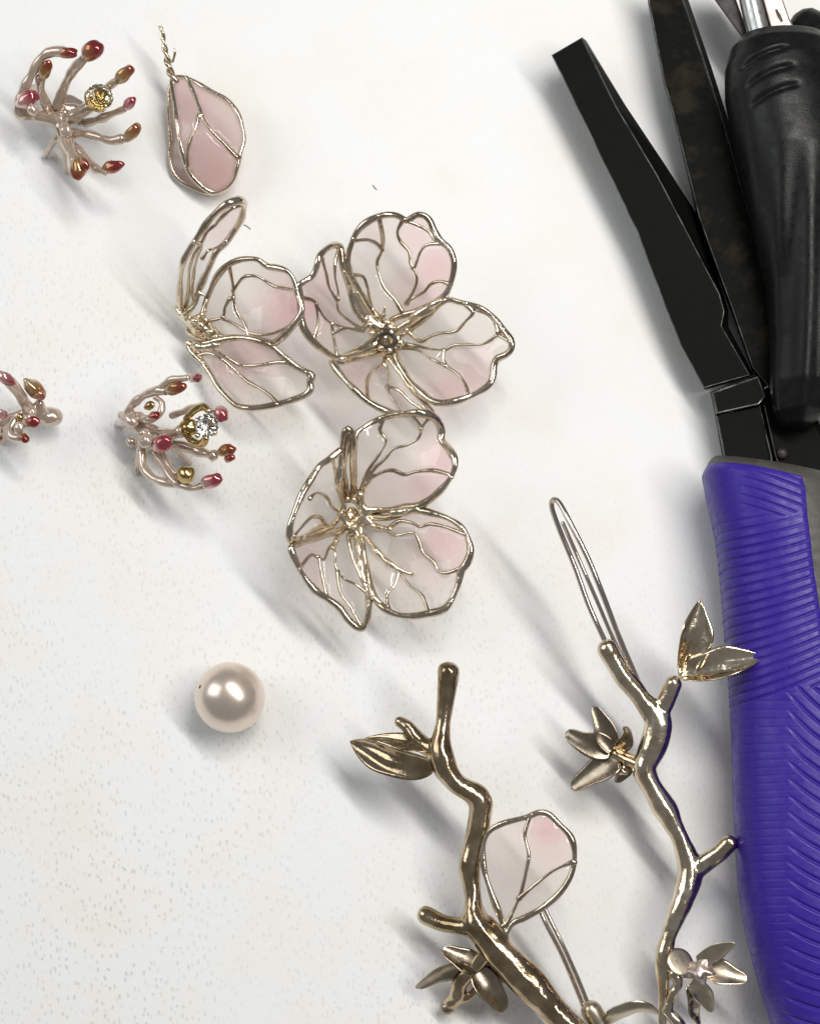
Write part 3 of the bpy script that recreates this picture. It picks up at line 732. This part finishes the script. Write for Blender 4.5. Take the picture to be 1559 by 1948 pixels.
f = zoomer(210, 690, 5.996)
s = thing('stamen_centre', P(262, 820, 0), 'stamen centre with clear crystal and pink-red tips, below the half-open blossom', 'stamen centre', G2)
casting('hub', [rowspx(f, r) for r in [
  [(130,600,.36,10),(230,640,.40,18),(340,720,.40,18),(400,830,.40,15),(380,930,.38,15)], [(330,720,.40,14),(480,760,.42,11),(600,790,.46,8)],
  [(160,690,.3,8),(110,690,.1,8),(90,690,.03,8)], [(340,980,.3,8),(310,1150,.12,6),(295,1250,.03,6)], [(240,900,.3,10),(230,940,.05,10)]]], STEM, s, 0.016, 5, 0.2)
for pts in ([(200,600,.4,8),(240,490,.5,8),(370,380,.62,8),(520,320,.74,8.5),(620,320,.8,9)], [(590,270,.82,7),(700,190,.9,7),(800,180,.95,6),(880,170,1.0,5)],
    [(520,400,.72,6),(590,460,.72,6),(575,560,.72,6),(500,640,.7,6),(400,640,.62,8),(310,600,.5,8)],
    [(560,790,.46,8),(700,810,.58,9),(800,780,.66,11)], [(700,600,.5,6),(820,560,.62,7),(940,520,.74,7),(1080,500,.84,6)],
    [(690,900,.44,8),(860,960,.52,8.5),(1040,1020,.60,8.5),(1180,1060,.66,9)],
    [(360,1020,.4,8),(380,1190,.42,8),(480,1310,.48,8),(620,1365,.54,7.5),(800,1400,.58,7),(960,1430,.62,6.5),(1060,1400,.66,7)],
    [(500,1020,.42,7),(600,1170,.5,7),(690,1310,.56,7),(760,1380,.6,7)], [(590,1030,.44,5),(660,1160,.52,5),(740,1260,.58,5)],
    [(690,930,.36,6),(800,1040,.2,5),(900,1150,.04,5)]):
    tube('filament', [(a, b_, c, r * 1.1) for a, b_, c, r in rowspx(f, pts)], STEM, s, lump=0.4)
bulb(s, f, [(690,310,.86),(790,280,.92)], AMBER, 14); bulb(s, f, [(930,180,.8),(1000,170,1.02)], RED, 12)
bulb(s, f, [(480,610,.76),(520,600,.78)], RED, 10); bulb(s, f, [(430,500,.6),(460,480,.62)], OCHRE, 9)
bulb(s, f, [(1240,560,.96),(1270,600,.98)], ROSE, 15); bulb(s, f, [(1280,1010,.74),(1360,990,.78)], AMBER, 13.5)
bulb(s, f, [(1335,1100,.72),(1380,1080,.74)], RED, 8); bulb(s, f, [(1100,1370,.7),(1200,1330,.74)], ROSE, 15)
bulb(s, f, [(840,1280,.68),(880,1270,.72)], OCHRE, 18); bulb(s, f, [(560,930,.64),(610,910,.68)], ROSE, 18)
bulb(s, f, [(400,900,.56),(420,890,.58)], STEM, 15); bulb(s, f, [(360,810,.56),(380,800,.56)], STEM, 9)
bulb(s, f, [(230,650,.54),(260,670,.54)], STEM, 14)
blob('cup', P(*f(890,740), .70), cm(16), OCHRE, s, (1, 0.1, .6), 1.2, 0.2)
tube('prong', rowspx(f, [(860,820,.72,6),(940,900,.78,7),(1010,930,.82,8),(1060,910,.9,8),(1090,860,.98,6)]), OCHRE, s)
tube('prong', rowspx(f, [(860,640,.74,6),(960,540,.84,7),(1060,505,.92,7),(1120,550,1.0,6)]), OCHRE, s)
gem(s, f, 1095, 720, .98, 23, CRYSTAL)
for x, y in ((1190,800),(1130,550),(990,830),(985,660)):
    blob('prong_tip', P(*f(x, y), 1.03), cm(5.5), WIRE, s, lump=0.3, sub=2)

f = zoomer(0, 690, 11.46)
s = thing('stamen_centre', P(70, 800, 0), 'stamen centre with crimson tips cut off by the left edge of the photo', 'stamen centre', G2)
casting('hub', [rowspx(f, r) for r in [
  [(1150,1180,.28,17),(1000,1170,.30,17),(850,1120,.34,14),(700,1050,.38,13),(500,1150,.40,13),(250,1200,.4,12),(0,1280,.4,10),(-150,1320,.4,10)],
  [(700,1060,.4,11),(560,900,.5,11),(430,680,.62,10)], [(900,1050,.38,11),(860,870,.44,9)], [(60,1330,.4,10),(60,1600,.2,8),(20,1700,.03,8)]]], STEM, s, 0.016, 5, 0.2)
tube('socket', rowspx(f, [(1010,1180,.27,19),(1100,1180,.26,19),(1190,1180,.25,18)]), STEM, s, lump=0.05, ns=16)
tube('filament', rowspx(f, [(480,760,.60,10),(340,560,.72,11),(220,420,.80,12)]), STEM, s)
tube('filament', rowspx(f, [(330,1250,.48,8),(230,1450,.5,8),(260,1610,.52,8),(420,1640,.54,8)]), STEM, s)
bulb(s, f, [(60,290,.88),(190,390,.84)], ROSE, 13); bulb(s, f, [(660,480,.62),(830,650,.56)], AMBER, 17)
bulb(s, f, [(850,690,.6),(880,720,.58)], RED, 10)
bulb(s, f, [(680,1310,.6),(740,1290,.62)], RED, 13); bulb(s, f, [(500,1620,.58),(560,1660,.58)], RED, 9.5)
bulb(s, f, [(-30,1100,.7),(60,1130,.66)], ROSE, 12); bulb(s, f, [(600,1210,.6),(640,1190,.6)], STEM, 9)
bulb(s, f, [(430,1180,.56),(450,1200,.56)], OCHRE, 8); bulb(s, f, [(720,1060,.56),(700,1100,.56)], STEM, 8)
bulb(s, f, [(420,1390,.56),(440,1420,.56)], STEM, 12); bulb(s, f, [(-20,1700,.3),(0,1640,.34)], AMBER, 7)

# ------------------------------------------------------------------ pearl
c = P(437, 1327, 0.35)
bm = bmesh.new(); bmesh.ops.create_uvsphere(bm, u_segments=64, v_segments=40, radius=0.352)
bmesh.ops.transform(bm, matrix=Matrix.Translation(Vector((c.x, c.y, 0.35))), verts=bm.verts)
for v in bm.verts: v.co += (v.co - Vector((c.x, c.y, .35))) * 0.012 * noise.noise(v.co * 2.5)
me = bpy.data.meshes.new('pearl'); bm.to_mesh(me); bm.free()
pearl = finish('pearl', me, PEARL, None, (c.x, c.y, 0))
dh = Vector((-0.80, 0.22, 0.56)).normalized()
blob('drill_hole', Vector((c.x, c.y, .35)) + dh * 0.349, 0.022, BROWN, pearl, dh, 0.25, 0.3, 2)
tag(pearl, 'single round cream pearl lying on the white sheet', 'pearl')

# ------------------------------------------------------------------ twig earring with the pink petal
G3 = 'gold twig earrings'
f = zoomer(640, 1240, 2.752)
e = thing('twig_earring', P(930, 1800, 0), 'dark gold twig earring carrying one pink petal, bottom centre', 'earring', G3)
casting('twig', [rowspx(f, r) for r in [
  [(585,115,.95,21),(578,200,.92,20),(562,330,.88,15),(545,450,.85,15),(555,560,.82,19),(620,680,.78,18),(745,765,.74,20),(748,860,.70,19),(722,1000,.66,18),(697,1130,.62,17),(712,1280,.60,16),(735,1420,.60,22),(840,1560,.60,26),(960,1690,.58,25),(1080,1820,.55,23),(1200,1948,.50,22),(1300,2060,.45,22)],
  [(545,540,.82,15),(440,470,.76,13),(375,395,.74,11),(330,368,.72,11)],
  [(720,1450,.60,20),(580,1425,.52,16),(500,1390,.46,15),(465,1375,.44,15)],
  [(800,1400,.62,9),(840,1460,.64,10),(880,1500,.62,10)]]], GOLD, e, 0.018, 5, 0.22, 1.10, 2.6, 0.034)
blade('leaf', [P(*f(520,600), .80), P(*f(380,590), .76), P(*f(220,540), .64), P(*f(70,468), .45)], cm(28), GOLD, e, -0.35, 0.35, 0.14)
blade('leaf', [P(*f(500,520), .82), P(*f(380,490), .78), P(*f(260,470), .70), P(*f(140,460), .60)], cm(17), GOLD, e, 0.5, 0.3, 0.12)
petal(e, f, [(878,1475),(862,1400),(820,1290),(775,1150),(768,1020),(800,940),(870,900),(940,880),(1000,865),(1060,842),(1110,852),(1160,900),(1225,970),(1245,1060),(1230,1160),(1170,1260),(1080,1340),(990,1390),(925,1420),(892,1470)],
  [[(1010,865),(985,960),(1005,1060),(990,1160),(965,1260),(930,1350),(885,1430)], [(955,1290),(1040,1220),(1130,1150),(1235,1100)]],
  [(880,1470,.66),(770,1080,.74),(870,900,.85),(1110,850,.92),(1245,1060,.88),(1080,1340,.75),(1000,1100,.88)],
  [(1110,930,42,.66),(1130,1050,50,.30),(880,1100,60,.10)], 4.8, 3.4, WIRE, RESIN, 'pale pink resin petal with two veins')
tube('hook_wire', rowspx(f, [(1062,1345,.60,4.2),(1090,1415,.59,4.2),(1170,1570,.52,4.2),(1240,1730,.44,4.4),(1300,1880,.38,4.4)]), HOOK, e, lump=0.03)
tube('hook_wire', rowspx(f, [(1085,1335,.62,4),(1108,1385,.61,4),(1190,1550,.56,4),(1265,1720,.48,4.2),(1325,1870,.40,4.2)]), HOOK, e, lump=0.03)
g = zoomer(1060, 1480, 3.712)
tube('wire_socket', rowspx(g, [(235,1640,.40,19),(270,1700,.38,20),(310,1800,.34,20),(330,1900,.3,20)]), SEPAL, e, ns=16)
blade('sepal', [P(*g(330,1760), .35), P(*g(440,1680), .55), P(*g(580,1630), .62), P(*g(720,1670), .5)], cm(20), SEPAL, e, 0.9, -0.3, 0)
f = zoomer(740, 1700, 4.331)
blade('sepal', [P(*f(720,620), .46), P(*f(620,560), .52), P(*f(430,460), .58)], cm(19), SEPALD, e, 0.3, 0.35, 0, base=.4, tip=.62)
blade('sepal', [P(*f(690,640), .44), P(*f(560,610), .44), P(*f(400,660), .36), P(*f(220,780), .18)], cm(17), SEPALD, e, -0.8, 0.4, 0, base=.4, tip=.62)
blade('sepal', [P(*f(720,640), .44), P(*f(810,770), .42), P(*f(890,880), .34), P(*f(945,975), .26)], cm(21), SEPALD, e, -0.2, 0.35, 0, base=.4, tip=.62)
blade('sepal', [P(*f(740,600), .44), P(*f(850,620), .42), P(*f(930,680), .38), P(*f(1015,745), .32)], cm(11), SEPALD, e, 0.5, 0.35, 0, base=.4, tip=.62)
casting('calyx', [rowspx(f, r) for r in [[(800,480,.5,16),(720,580,.44,15),(640,660,.40,15),(580,740,.34,16),(550,860,.24,16),(470,930,.14,13)],
  [(720,690,.38,6),(715,790,.32,8),(640,860,.26,8),(570,880,.22,9)]]], GOLD, e, 0.016, 5, 0.15)
blob('bead', P(*f(480,940), .16), cm(14), SEPALD, e, lump=0.1)

# ------------------------------------------------------------------ twig earring with the standing hook
f = zoomer(960, 920, 2.998); g = zoomer(1060, 1480, 3.712)
def rows2(a, b_): return rowspx(f, a) + rowspx(g, b_)
e = thing('twig_earring', P(1290, 1690, 0), 'lighter gold twig earring with leaf pair and tall wire hook, beside the purple grip', 'earring', G3)
casting('twig', [rows2([(585,945,.95,15),(640,1045,.90,15),(725,1160,.85,16),(820,1285,.80,20),(868,1345,.78,22),(858,1440,.74,20),(822,1560,.70,20),(795,1640,.68,22)],
    [(700,120,.66,19),(780,260,.64,18),(850,400,.62,17),(905,540,.60,18),(935,680,.58,21),(890,850,.56,18),(830,1000,.54,17),(780,1150,.50,15),(752,1300,.46,14),(742,1450,.42,12),(742,1600,.38,9),(748,1780,.34,9)]),
  rowspx(g, [(940,680,.58,16),(1060,590,.62,14),(1150,530,.68,13.5),(1215,465,.72,15)]),
  rowspx(f, [(868,1345,.78,17),(925,1220,.84,14),(965,1130,.90,13)])]
  , PALEGOLD, e, 0.018, 5, 0.22, 1.12, 2.6, 0.034)
blade('leaf', [P(*f(1010,1090), .92), P(*f(1040,950), .98), P(*f(1070,800), 1.05), P(*f(1108,660), 1.12)], cm(31), PALEGOLD, e, 0.35, 0.75, 0.16, thick=.045)
blade('leaf', [P(*f(990,1100), .92), P(*f(1150,1080), .98), P(*f(1310,1040), 1.05), P(*f(1480,990), 1.12)], cm(30), PALEGOLD, e, -0.35, 0.75, 0.16, thick=.045)
tube('hook_wire', rowspx(f, [(790,1200,.75,5.0),(720,1040,.95,5.0),(640,850,1.15,5.0),(560,640,1.32,5.0),(470,420,1.42,5.0),(370,220,1.40,5.0),(310,110,1.34,5.0),(275,92,1.28,5.0),(268,140,1.2,5.0),(310,260,1.05,5.0),(400,480,.92,5.0),(480,700,.84,5.0),(570,900,.82,5.0)]), HOOK, e, lump=0.03)
tube('hook_wire', rowspx(f, [(330,225,1.22,3.8),(420,430,1.22,3.8),(520,660,1.1,3.8),(610,870,.95,3.8),(700,1050,.85,3.8)]), HOOK, e, lump=0.03)
h = zoomer(1060, 1300, 7.795)
blade('sepal', [P(*h(850,980), .60), P(*h(750,850), .62), P(*h(680,640), .66), P(*h(530,335), .70)], cm(16), SEPALD, e, -0.2, 0.4, 0, base=.6, tip=.62)
blade('sepal', [P(*h(800,990), .58), P(*h(600,930), .58), P(*h(360,860), .54), P(*h(125,720), .48)], cm(19), SEPALD, e, -0.25, 0.35, 0, base=.6, tip=.62)
blade('sepal', [P(*h(900,1130), .58), P(*h(720,1230), .56), P(*h(470,1390), .48), P(*h(205,1570), .40)], cm(20), SEPALD, e, 0.3, 0.35, 0, base=.6, tip=.62)
blade('sepal', [P(*h(880,980), .6), P(*h(960,860), .66), P(*h(1000,740), .70), P(*h(980,640), .72)], cm(15), SEPALD, e, 0.7, 0.4, 0, base=.6, tip=.62)
blade('sepal', [P(*h(930,1150), .56), P(*h(960,1260), .56), P(*h(920,1370), .52), P(*h(860,1470), .48)], cm(14), SEPALD, e, -0.7, 0.4, 0, base=.6, tip=.62)
casting('calyx', [rowspx(h, [(1200,1200,.68,13),(1080,1150,.62,13),(960,1090,.58,12),(860,1040,.56,11)])], GOLD, e, 0.018, 4, .15)
blob('bead', P(*h(970,1290), .56), cm(10), WIRE, e, lump=0.5)
h = zoomer(1180, 1680, 5.568)
blob('sepal_cap', P(*h(630,840), .60), cm(26), SEPAL, e, (0.35, 0.25, 1), 0.14, 0.06)
blob('calyx_body', P(*h(830,930), .58), cm(19), PINKSTEEL, e, (1, -.3, .2), 1.35, 0.8)
blade('sepal', [P(*h(830,840), .60), P(*h(960,760), .66), P(*h(1090,690), .70), P(*h(1215,640), .74)], cm(13), SEPAL, e, 0.2, 0.3, 0, base=.6, tip=.65)
blade('sepal', [P(*h(920,930), .58), P(*h(1060,960), .62), P(*h(1200,1000), .64), P(*h(1345,1030), .66)], cm(18), SEPAL, e, -0.3, 0.35, 0, base=.6, tip=.65)
blade('sepal', [P(*h(740,1040), .54), P(*h(840,1130), .50), P(*h(910,1240), .42), P(*h(965,1370), .34)], cm(14), SEPAL, e, 0.3, 0.35, 0, base=.6, tip=.65)
blade('sepal', [P(*h(720,1080), .50), P(*h(750,1220), .44), P(*h(770,1380), .34), P(*h(840,1520), .22)], cm(11), WIRE, e, -0.5, 0.35, 0, base=.6, tip=.65)
casting('side_stem', [rowspx(h, [(560,960,.52,12),(620,1060,.52,9),(560,1160,.48,9),(520,1260,.44,9),(500,1360,.42,8)]),
   rowspx(h, [(480,1360,.40,10),(560,1430,.40,11),(640,1520,.38,11)])], WIRE, e, 0.018, 4, .35)

# ------------------------------------------------------------------ pliers with the purple grip
p = thing('pliers', P(1400, 760, 0), 'open black steel pliers with a ridged purple grip', 'pliers')
zt = lambda y: 0.64 - 0.00024 * y
zb = lambda y: 0.45 - 0.00053 * y
slab('jaw', [(x, y, zt(y)) for x, y in [(1048,104),(1106,70),(1172,201),(1251,333),(1298,423),(1369,559),(1378,592),(1373,620),(1427,714),(1338,739),(1294,657),(1255,560),(1211,441),(1154,323)]],
  [(x, y, zb(y)) for x, y in [(1052,106),(1115,77),(1188,198),(1264,312),(1328,412),(1374,556),(1384,590),(1384,620),(1432,712),(1342,742),(1298,659),(1259,562),(1215,443),(1158,325)]], JAW, p, 0.014)
slab('jaw', [(x, y, zt(y) - .06) for x, y in [(1226,-30),(1294,-30),(1299,0),(1341,122),(1380,251),(1420,400),(1462,540),(1500,690),(1480,760),(1430,700),(1392,590),(1352,480),(1328,412),(1287,244),(1263,158),(1233,4)]],
  [(x, y, zb(y) - .02) for x, y in [(1228,-30),(1304,-30),(1309,0),(1351,122),(1392,251),(1430,400),(1470,540),(1508,690),(1486,766),(1430,706),(1390,594),(1350,484),(1326,416),(1286,246),(1262,160),(1232,6)]], JAW2, p, 0.014)
slab('joint_block', [(1353,745,.54),(1442,714,.54),(1457,754,.54),(1444,770,.54),(1362,788,.54)], [(1350,745,.12),(1446,712,.12),(1462,754,.12),(1448,774,.12),(1360,792,.12)], JAW, p, 0.02)
slab('tang', [(1361,790,.48),(1446,770,.48),(1468,868,.50),(1474,930,.50),(1384,940,.50),(1380,886,.50)], [(1359,790,.14),(1450,770,.14),(1472,868,.14),(1478,930,.14),(1382,940,.14),(1376,886,.14)], JAW, p, 0.016)
slab('tang', [(1444,742,.40),(1505,700,.40),(1575,830,.42),(1620,960,.42),(1500,960,.42),(1470,860,.40)], [(1440,742,.1),(1509,700,.1),(1580,830,.1),(1625,960,.1),(1500,965,.1),(1466,862,.1)], JAW, p, 0.02)
blob('joint_pin', P(1487, 862, .43), cm(11), BROWN, p, (0, 0, 1), 0.6, 0.1)

left = np.array([(1345,880),(1343,925),(1352,970),(1368,1040),(1378,1120),(1385,1200),(1395,1300),(1402,1400),(1405,1500),(1410,1600),(1416,1680),(1428,1760),(1445,1830),(1462,1890),(1482,1948),(1504,2010),(1530,2080)], float)
def xl(y): return float(np.interp(y, left[:, 1], left[:, 0]))
HWP, HZ, ZC = 132.0, 0.62, 0.64
def grip_point(y, a, off=0.0):
    """y photo row along the grip; a angle over the top from the left side (0) to the right side (pi)"""
    e = 1.0
    if y < 935: e = max(0.02, 1 - ((935 - y) / 47.0) ** 2.4) ** 0.5
    cx = xl(max(y, 925)) + HWP
    ca, sa = math.cos(a), math.sin(a)
    n = 2.35
    rr = (abs(ca)**n + abs(sa)**n) ** (-1/n)
    hw, hz = cm(HWP) * (0.80 + 0.20 * e), HZ * e
    # axis at the grip's middle height; tilt of the rows follows the collar
    q = P(cx, y + 0.16 * (-ca * rr) * HWP * (1 if y < 1100 else max(0, 1 - (y-1100)/400)), ZC)
    nx, nz = -ca * rr, sa * rr
    return Vector((q.x + nx * (hw + off), q.y, ZC + nz * (hz + off)))
def groove(px, y):
    def ln(ph): return max(0.0, math.cos(2*math.pi*ph)) ** 5
    if y < 1015 - (px-1465) * 0.6 and y < 1010:
        m = min(1, max(0, (px-1395)/60.0)); return m * ln((y - 0.24*(px-1440)) / 17.0)
    seam = 1325 + max(0, 1500 - px) * 0.35
    if y < seam:
        u = max(0.0, (px - 1372) / 170.0); m = min(1, max(0.35, (y-985)/80.0))
        return m * ln((y + 62 * u**1.7) / 17.4)
    m = min(1, max(0, (px - 1480) / 30.0))
    u = max(0.0, px - 1480) / 100.0
    return m * ln((y - float(np.interp(y, [1320, 1500, 1900], [125, 100, 62])) * u + 26*u*u) / 31.0) + 0.12 * (1-m) * ln(y / 15.0 + 0.3 * math.sin(y / 60))
ys = list(np.linspace(889, 940, 16)) + list(np.linspace(946, 2060, 90)); na = 48
vs, fs = [], []
for y in ys:
    for k in range(na): vs.append(grip_point(y, -0.9 + (2*math.pi) * k / na))
for i in range(len(ys)-1):
    for k in range(na): fs.append((i*na+k, i*na+(k+1) % na, (i+1)*na+(k+1) % na, (i+1)*na+k))
fs.append(tuple(range(na))); fs.append(tuple((len(ys)-1)*na + k for k in reversed(range(na))))
gp = mesh('grip', vs, fs, GREYRUB, p)
right = np.array([(905,1505),(930,1514),(950,1520),(1000,1522),(1100,1532),(1180,1545),(1250,1556),(1330,1568),(1500,1582),(2060,1650)], float)
NR, NC = 720, 150; vs, fs = [], []
for i in range(NR):
    t = i / (NR-1)
    for j in range(NC):
        sfr = j / (NC-1)
        y = 2055 - (2055 - (906 + 20*sfr**2)) * (1 - t)
        xr = float(np.interp(y, right[:, 0], right[:, 1])); cx = xl(max(y, 925)) + HWP
        c_ = min(0.98, (xr - cx) / HWP); n = 2.35
        amax = math.pi/2 + math.asin(max(-.98, min(.98, c_ * 0.80)))
        a = -0.75 + (amax + 0.75) * sfr
        ca, sa = math.cos(a), math.sin(a); rr = (abs(ca)**n + abs(sa)**n) ** (-1/n)
        pxl = cx - ca * rr * HWP
        edge = min(1, min(t * NR / 10.0, (1-sfr) * NC / 5.0, sfr * NC / 4.0))
        off = 0.028 * math.sqrt(max(0, edge)) - 0.006 - 0.021 * groove(pxl, y) * min(1, edge)
        vs.append(grip_point(y, a, off))
for i in range(NR-1):
    for j in range(NC-1): fs.append((i*NC+j, i*NC+j+1, (i+1)*NC+j+1, (i+1)*NC+j))
pi_ = mesh('grip_insert', vs, fs, PURPLE, p); pi_['label'] = 'purple rubber insert with curved ridges'

# ------------------------------------------------------------------ black handled tool at the right edge
k = thing('hand_tool', P(1500, 400, 0), 'tool with a black rubber handle and steel shank, lying over the pliers at top right', 'hand tool')
axis = np.array([(62,1490,22,.06),(66,1488,52,.22),(76,1487,80,.38),(97,1486,98,.48),(133,1487,108,.54),(186,1492,112,.56),(272,1510,112,.56),(405,1536,106,.54),(538,1556,92,.50),(640,1556,82,.44),(720,1544,70,.38),(770,1532,50,.28),(792,1524,28,.16),(800,1520,8,.05)], float)
vs, fs = [], []; na = 96
yy = np.concatenate([np.linspace(62, 133, 26), np.linspace(137, 760, 150), np.linspace(764, 800, 14)])
for y in yy:
    cx, hw, hz = (float(np.interp(y, axis[:, 0], axis[:, c])) for c in (1, 2, 3))
    for q in range(na):
        a = 2 * math.pi * q / na; ca, sa = math.cos(a), math.sin(a)
        rr = (abs(ca)**2.3 + abs(sa)**2.3) ** (-1/2.3)
        px = cx + ca * rr * hw
        cut = 0.0
        for m_, (x0, y0) in enumerate(((1442,137),(1452,172),(1460,208))):
            for dx in (-19, 17):
                u = (px - x0 - dx) / 20.0; vv = (y - (y0 - 0.38 * (px - x0) + 0.004 * (px-x0)**2)) / 4.5
                if sa > 0: cut += math.exp(-u**4 - vv*vv)
        # lengthwise flutes on the handle's flank
        fl_ = 0.025 * math.cos(px / 9.0) * min(1, max(0, (y-280)/150)) * (sa > 0)
        c0 = P(cx, y, 0.95)
        vs.append(Vector((c0.x + ca * rr * cm(hw), c0.y, 0.95 - 0.35 * max(0, y-300)/500 + sa * rr * hz - 0.05 * min(1, cut) + fl_)))
R_ = len(yy)
for i in range(R_-1):
    for q in range(na): fs.append((i*na+q, i*na+(q+1) % na, (i+1)*na+(q+1) % na, (i+1)*na+q))
fs.append(tuple(range(na))); fs.append(tuple((R_-1)*na+q for q in reversed(range(na))))
o = mesh('handle', vs, fs, RUBBER, k)
bm = bmesh.new(); bm.from_mesh(o.data); bmesh.ops.recalc_face_normals(bm, faces=bm.faces); bm.to_mesh(o.data); bm.free()
tube('shank', [(*P(1422,-40,0.95), cm(24)), (*P(1434,20,0.95), cm(24)), (*P(1452,90,0.95), cm(24))], SILV, k, lump=0.0, ns=24)
pl = slab('plate', [(1446,-30,1.12),(1484,-30,1.12),(1489,0,1.12),(1501,35,1.12),(1519,70,1.12),(1472,74,1.12),(1452,0,1.12)],
  [(1446,-30,.8),(1484,-30,.8),(1489,0,.8),(1501,35,.8),(1519,70,.8),(1472,74,.8),(1452,0,.8)], PINKSTEEL, k, 0.015)
tube('slot', [(*P(1476,19,1.123), cm(2.6)), (*P(1481,29,1.123), cm(3.2)), (*P(1486,39,1.123), cm(2.6))], BROWN, pl, flat=0.2)
slab('arm', [(1335,-40,.80),(1386,-40,.80),(1400,0,.80),(1432,90,.80),(1424,90,.80),(1359,0,.80)], [(1335,-40,.5),(1386,-40,.5),(1400,0,.5),(1432,90,.5),(1424,90,.5),(1359,0,.5)], BROWN, k, 0.02)

# second black grip behind it
v0 = []
b2 = thing('hand_tool', P(1550, 60, 0), 'rounded black grip end in the top right corner', 'hand tool')
tube('handle', [(*P(1535,52,.55), cm(40)), (*P(1560,80,.55), cm(52)), (*P(1600,160,.55), cm(60)), (*P(1650,320,.55), cm(60))], RUBBER, b2, lump=0.03, ns=28, step=0.06)

# ------------------------------------------------------------------ tiny lint on the sheet
for lab, pts in (('tiny dark lint fibre right of the standing petal', [(464,427),(470,430),(476,435)]), ('tiny dark lint speck above the widest blossom', [(709,352),(713,357),(716,360)])):
    rows = [(*P(x, y, .012), cm(0.8)) for x, y in pts]
    v, fa = tube_data(spline(rows, .01), 6)
    tag(mesh('lint_fibre', v, fa, LINT, None, P(*pts[1], 0)), lab, 'lint')
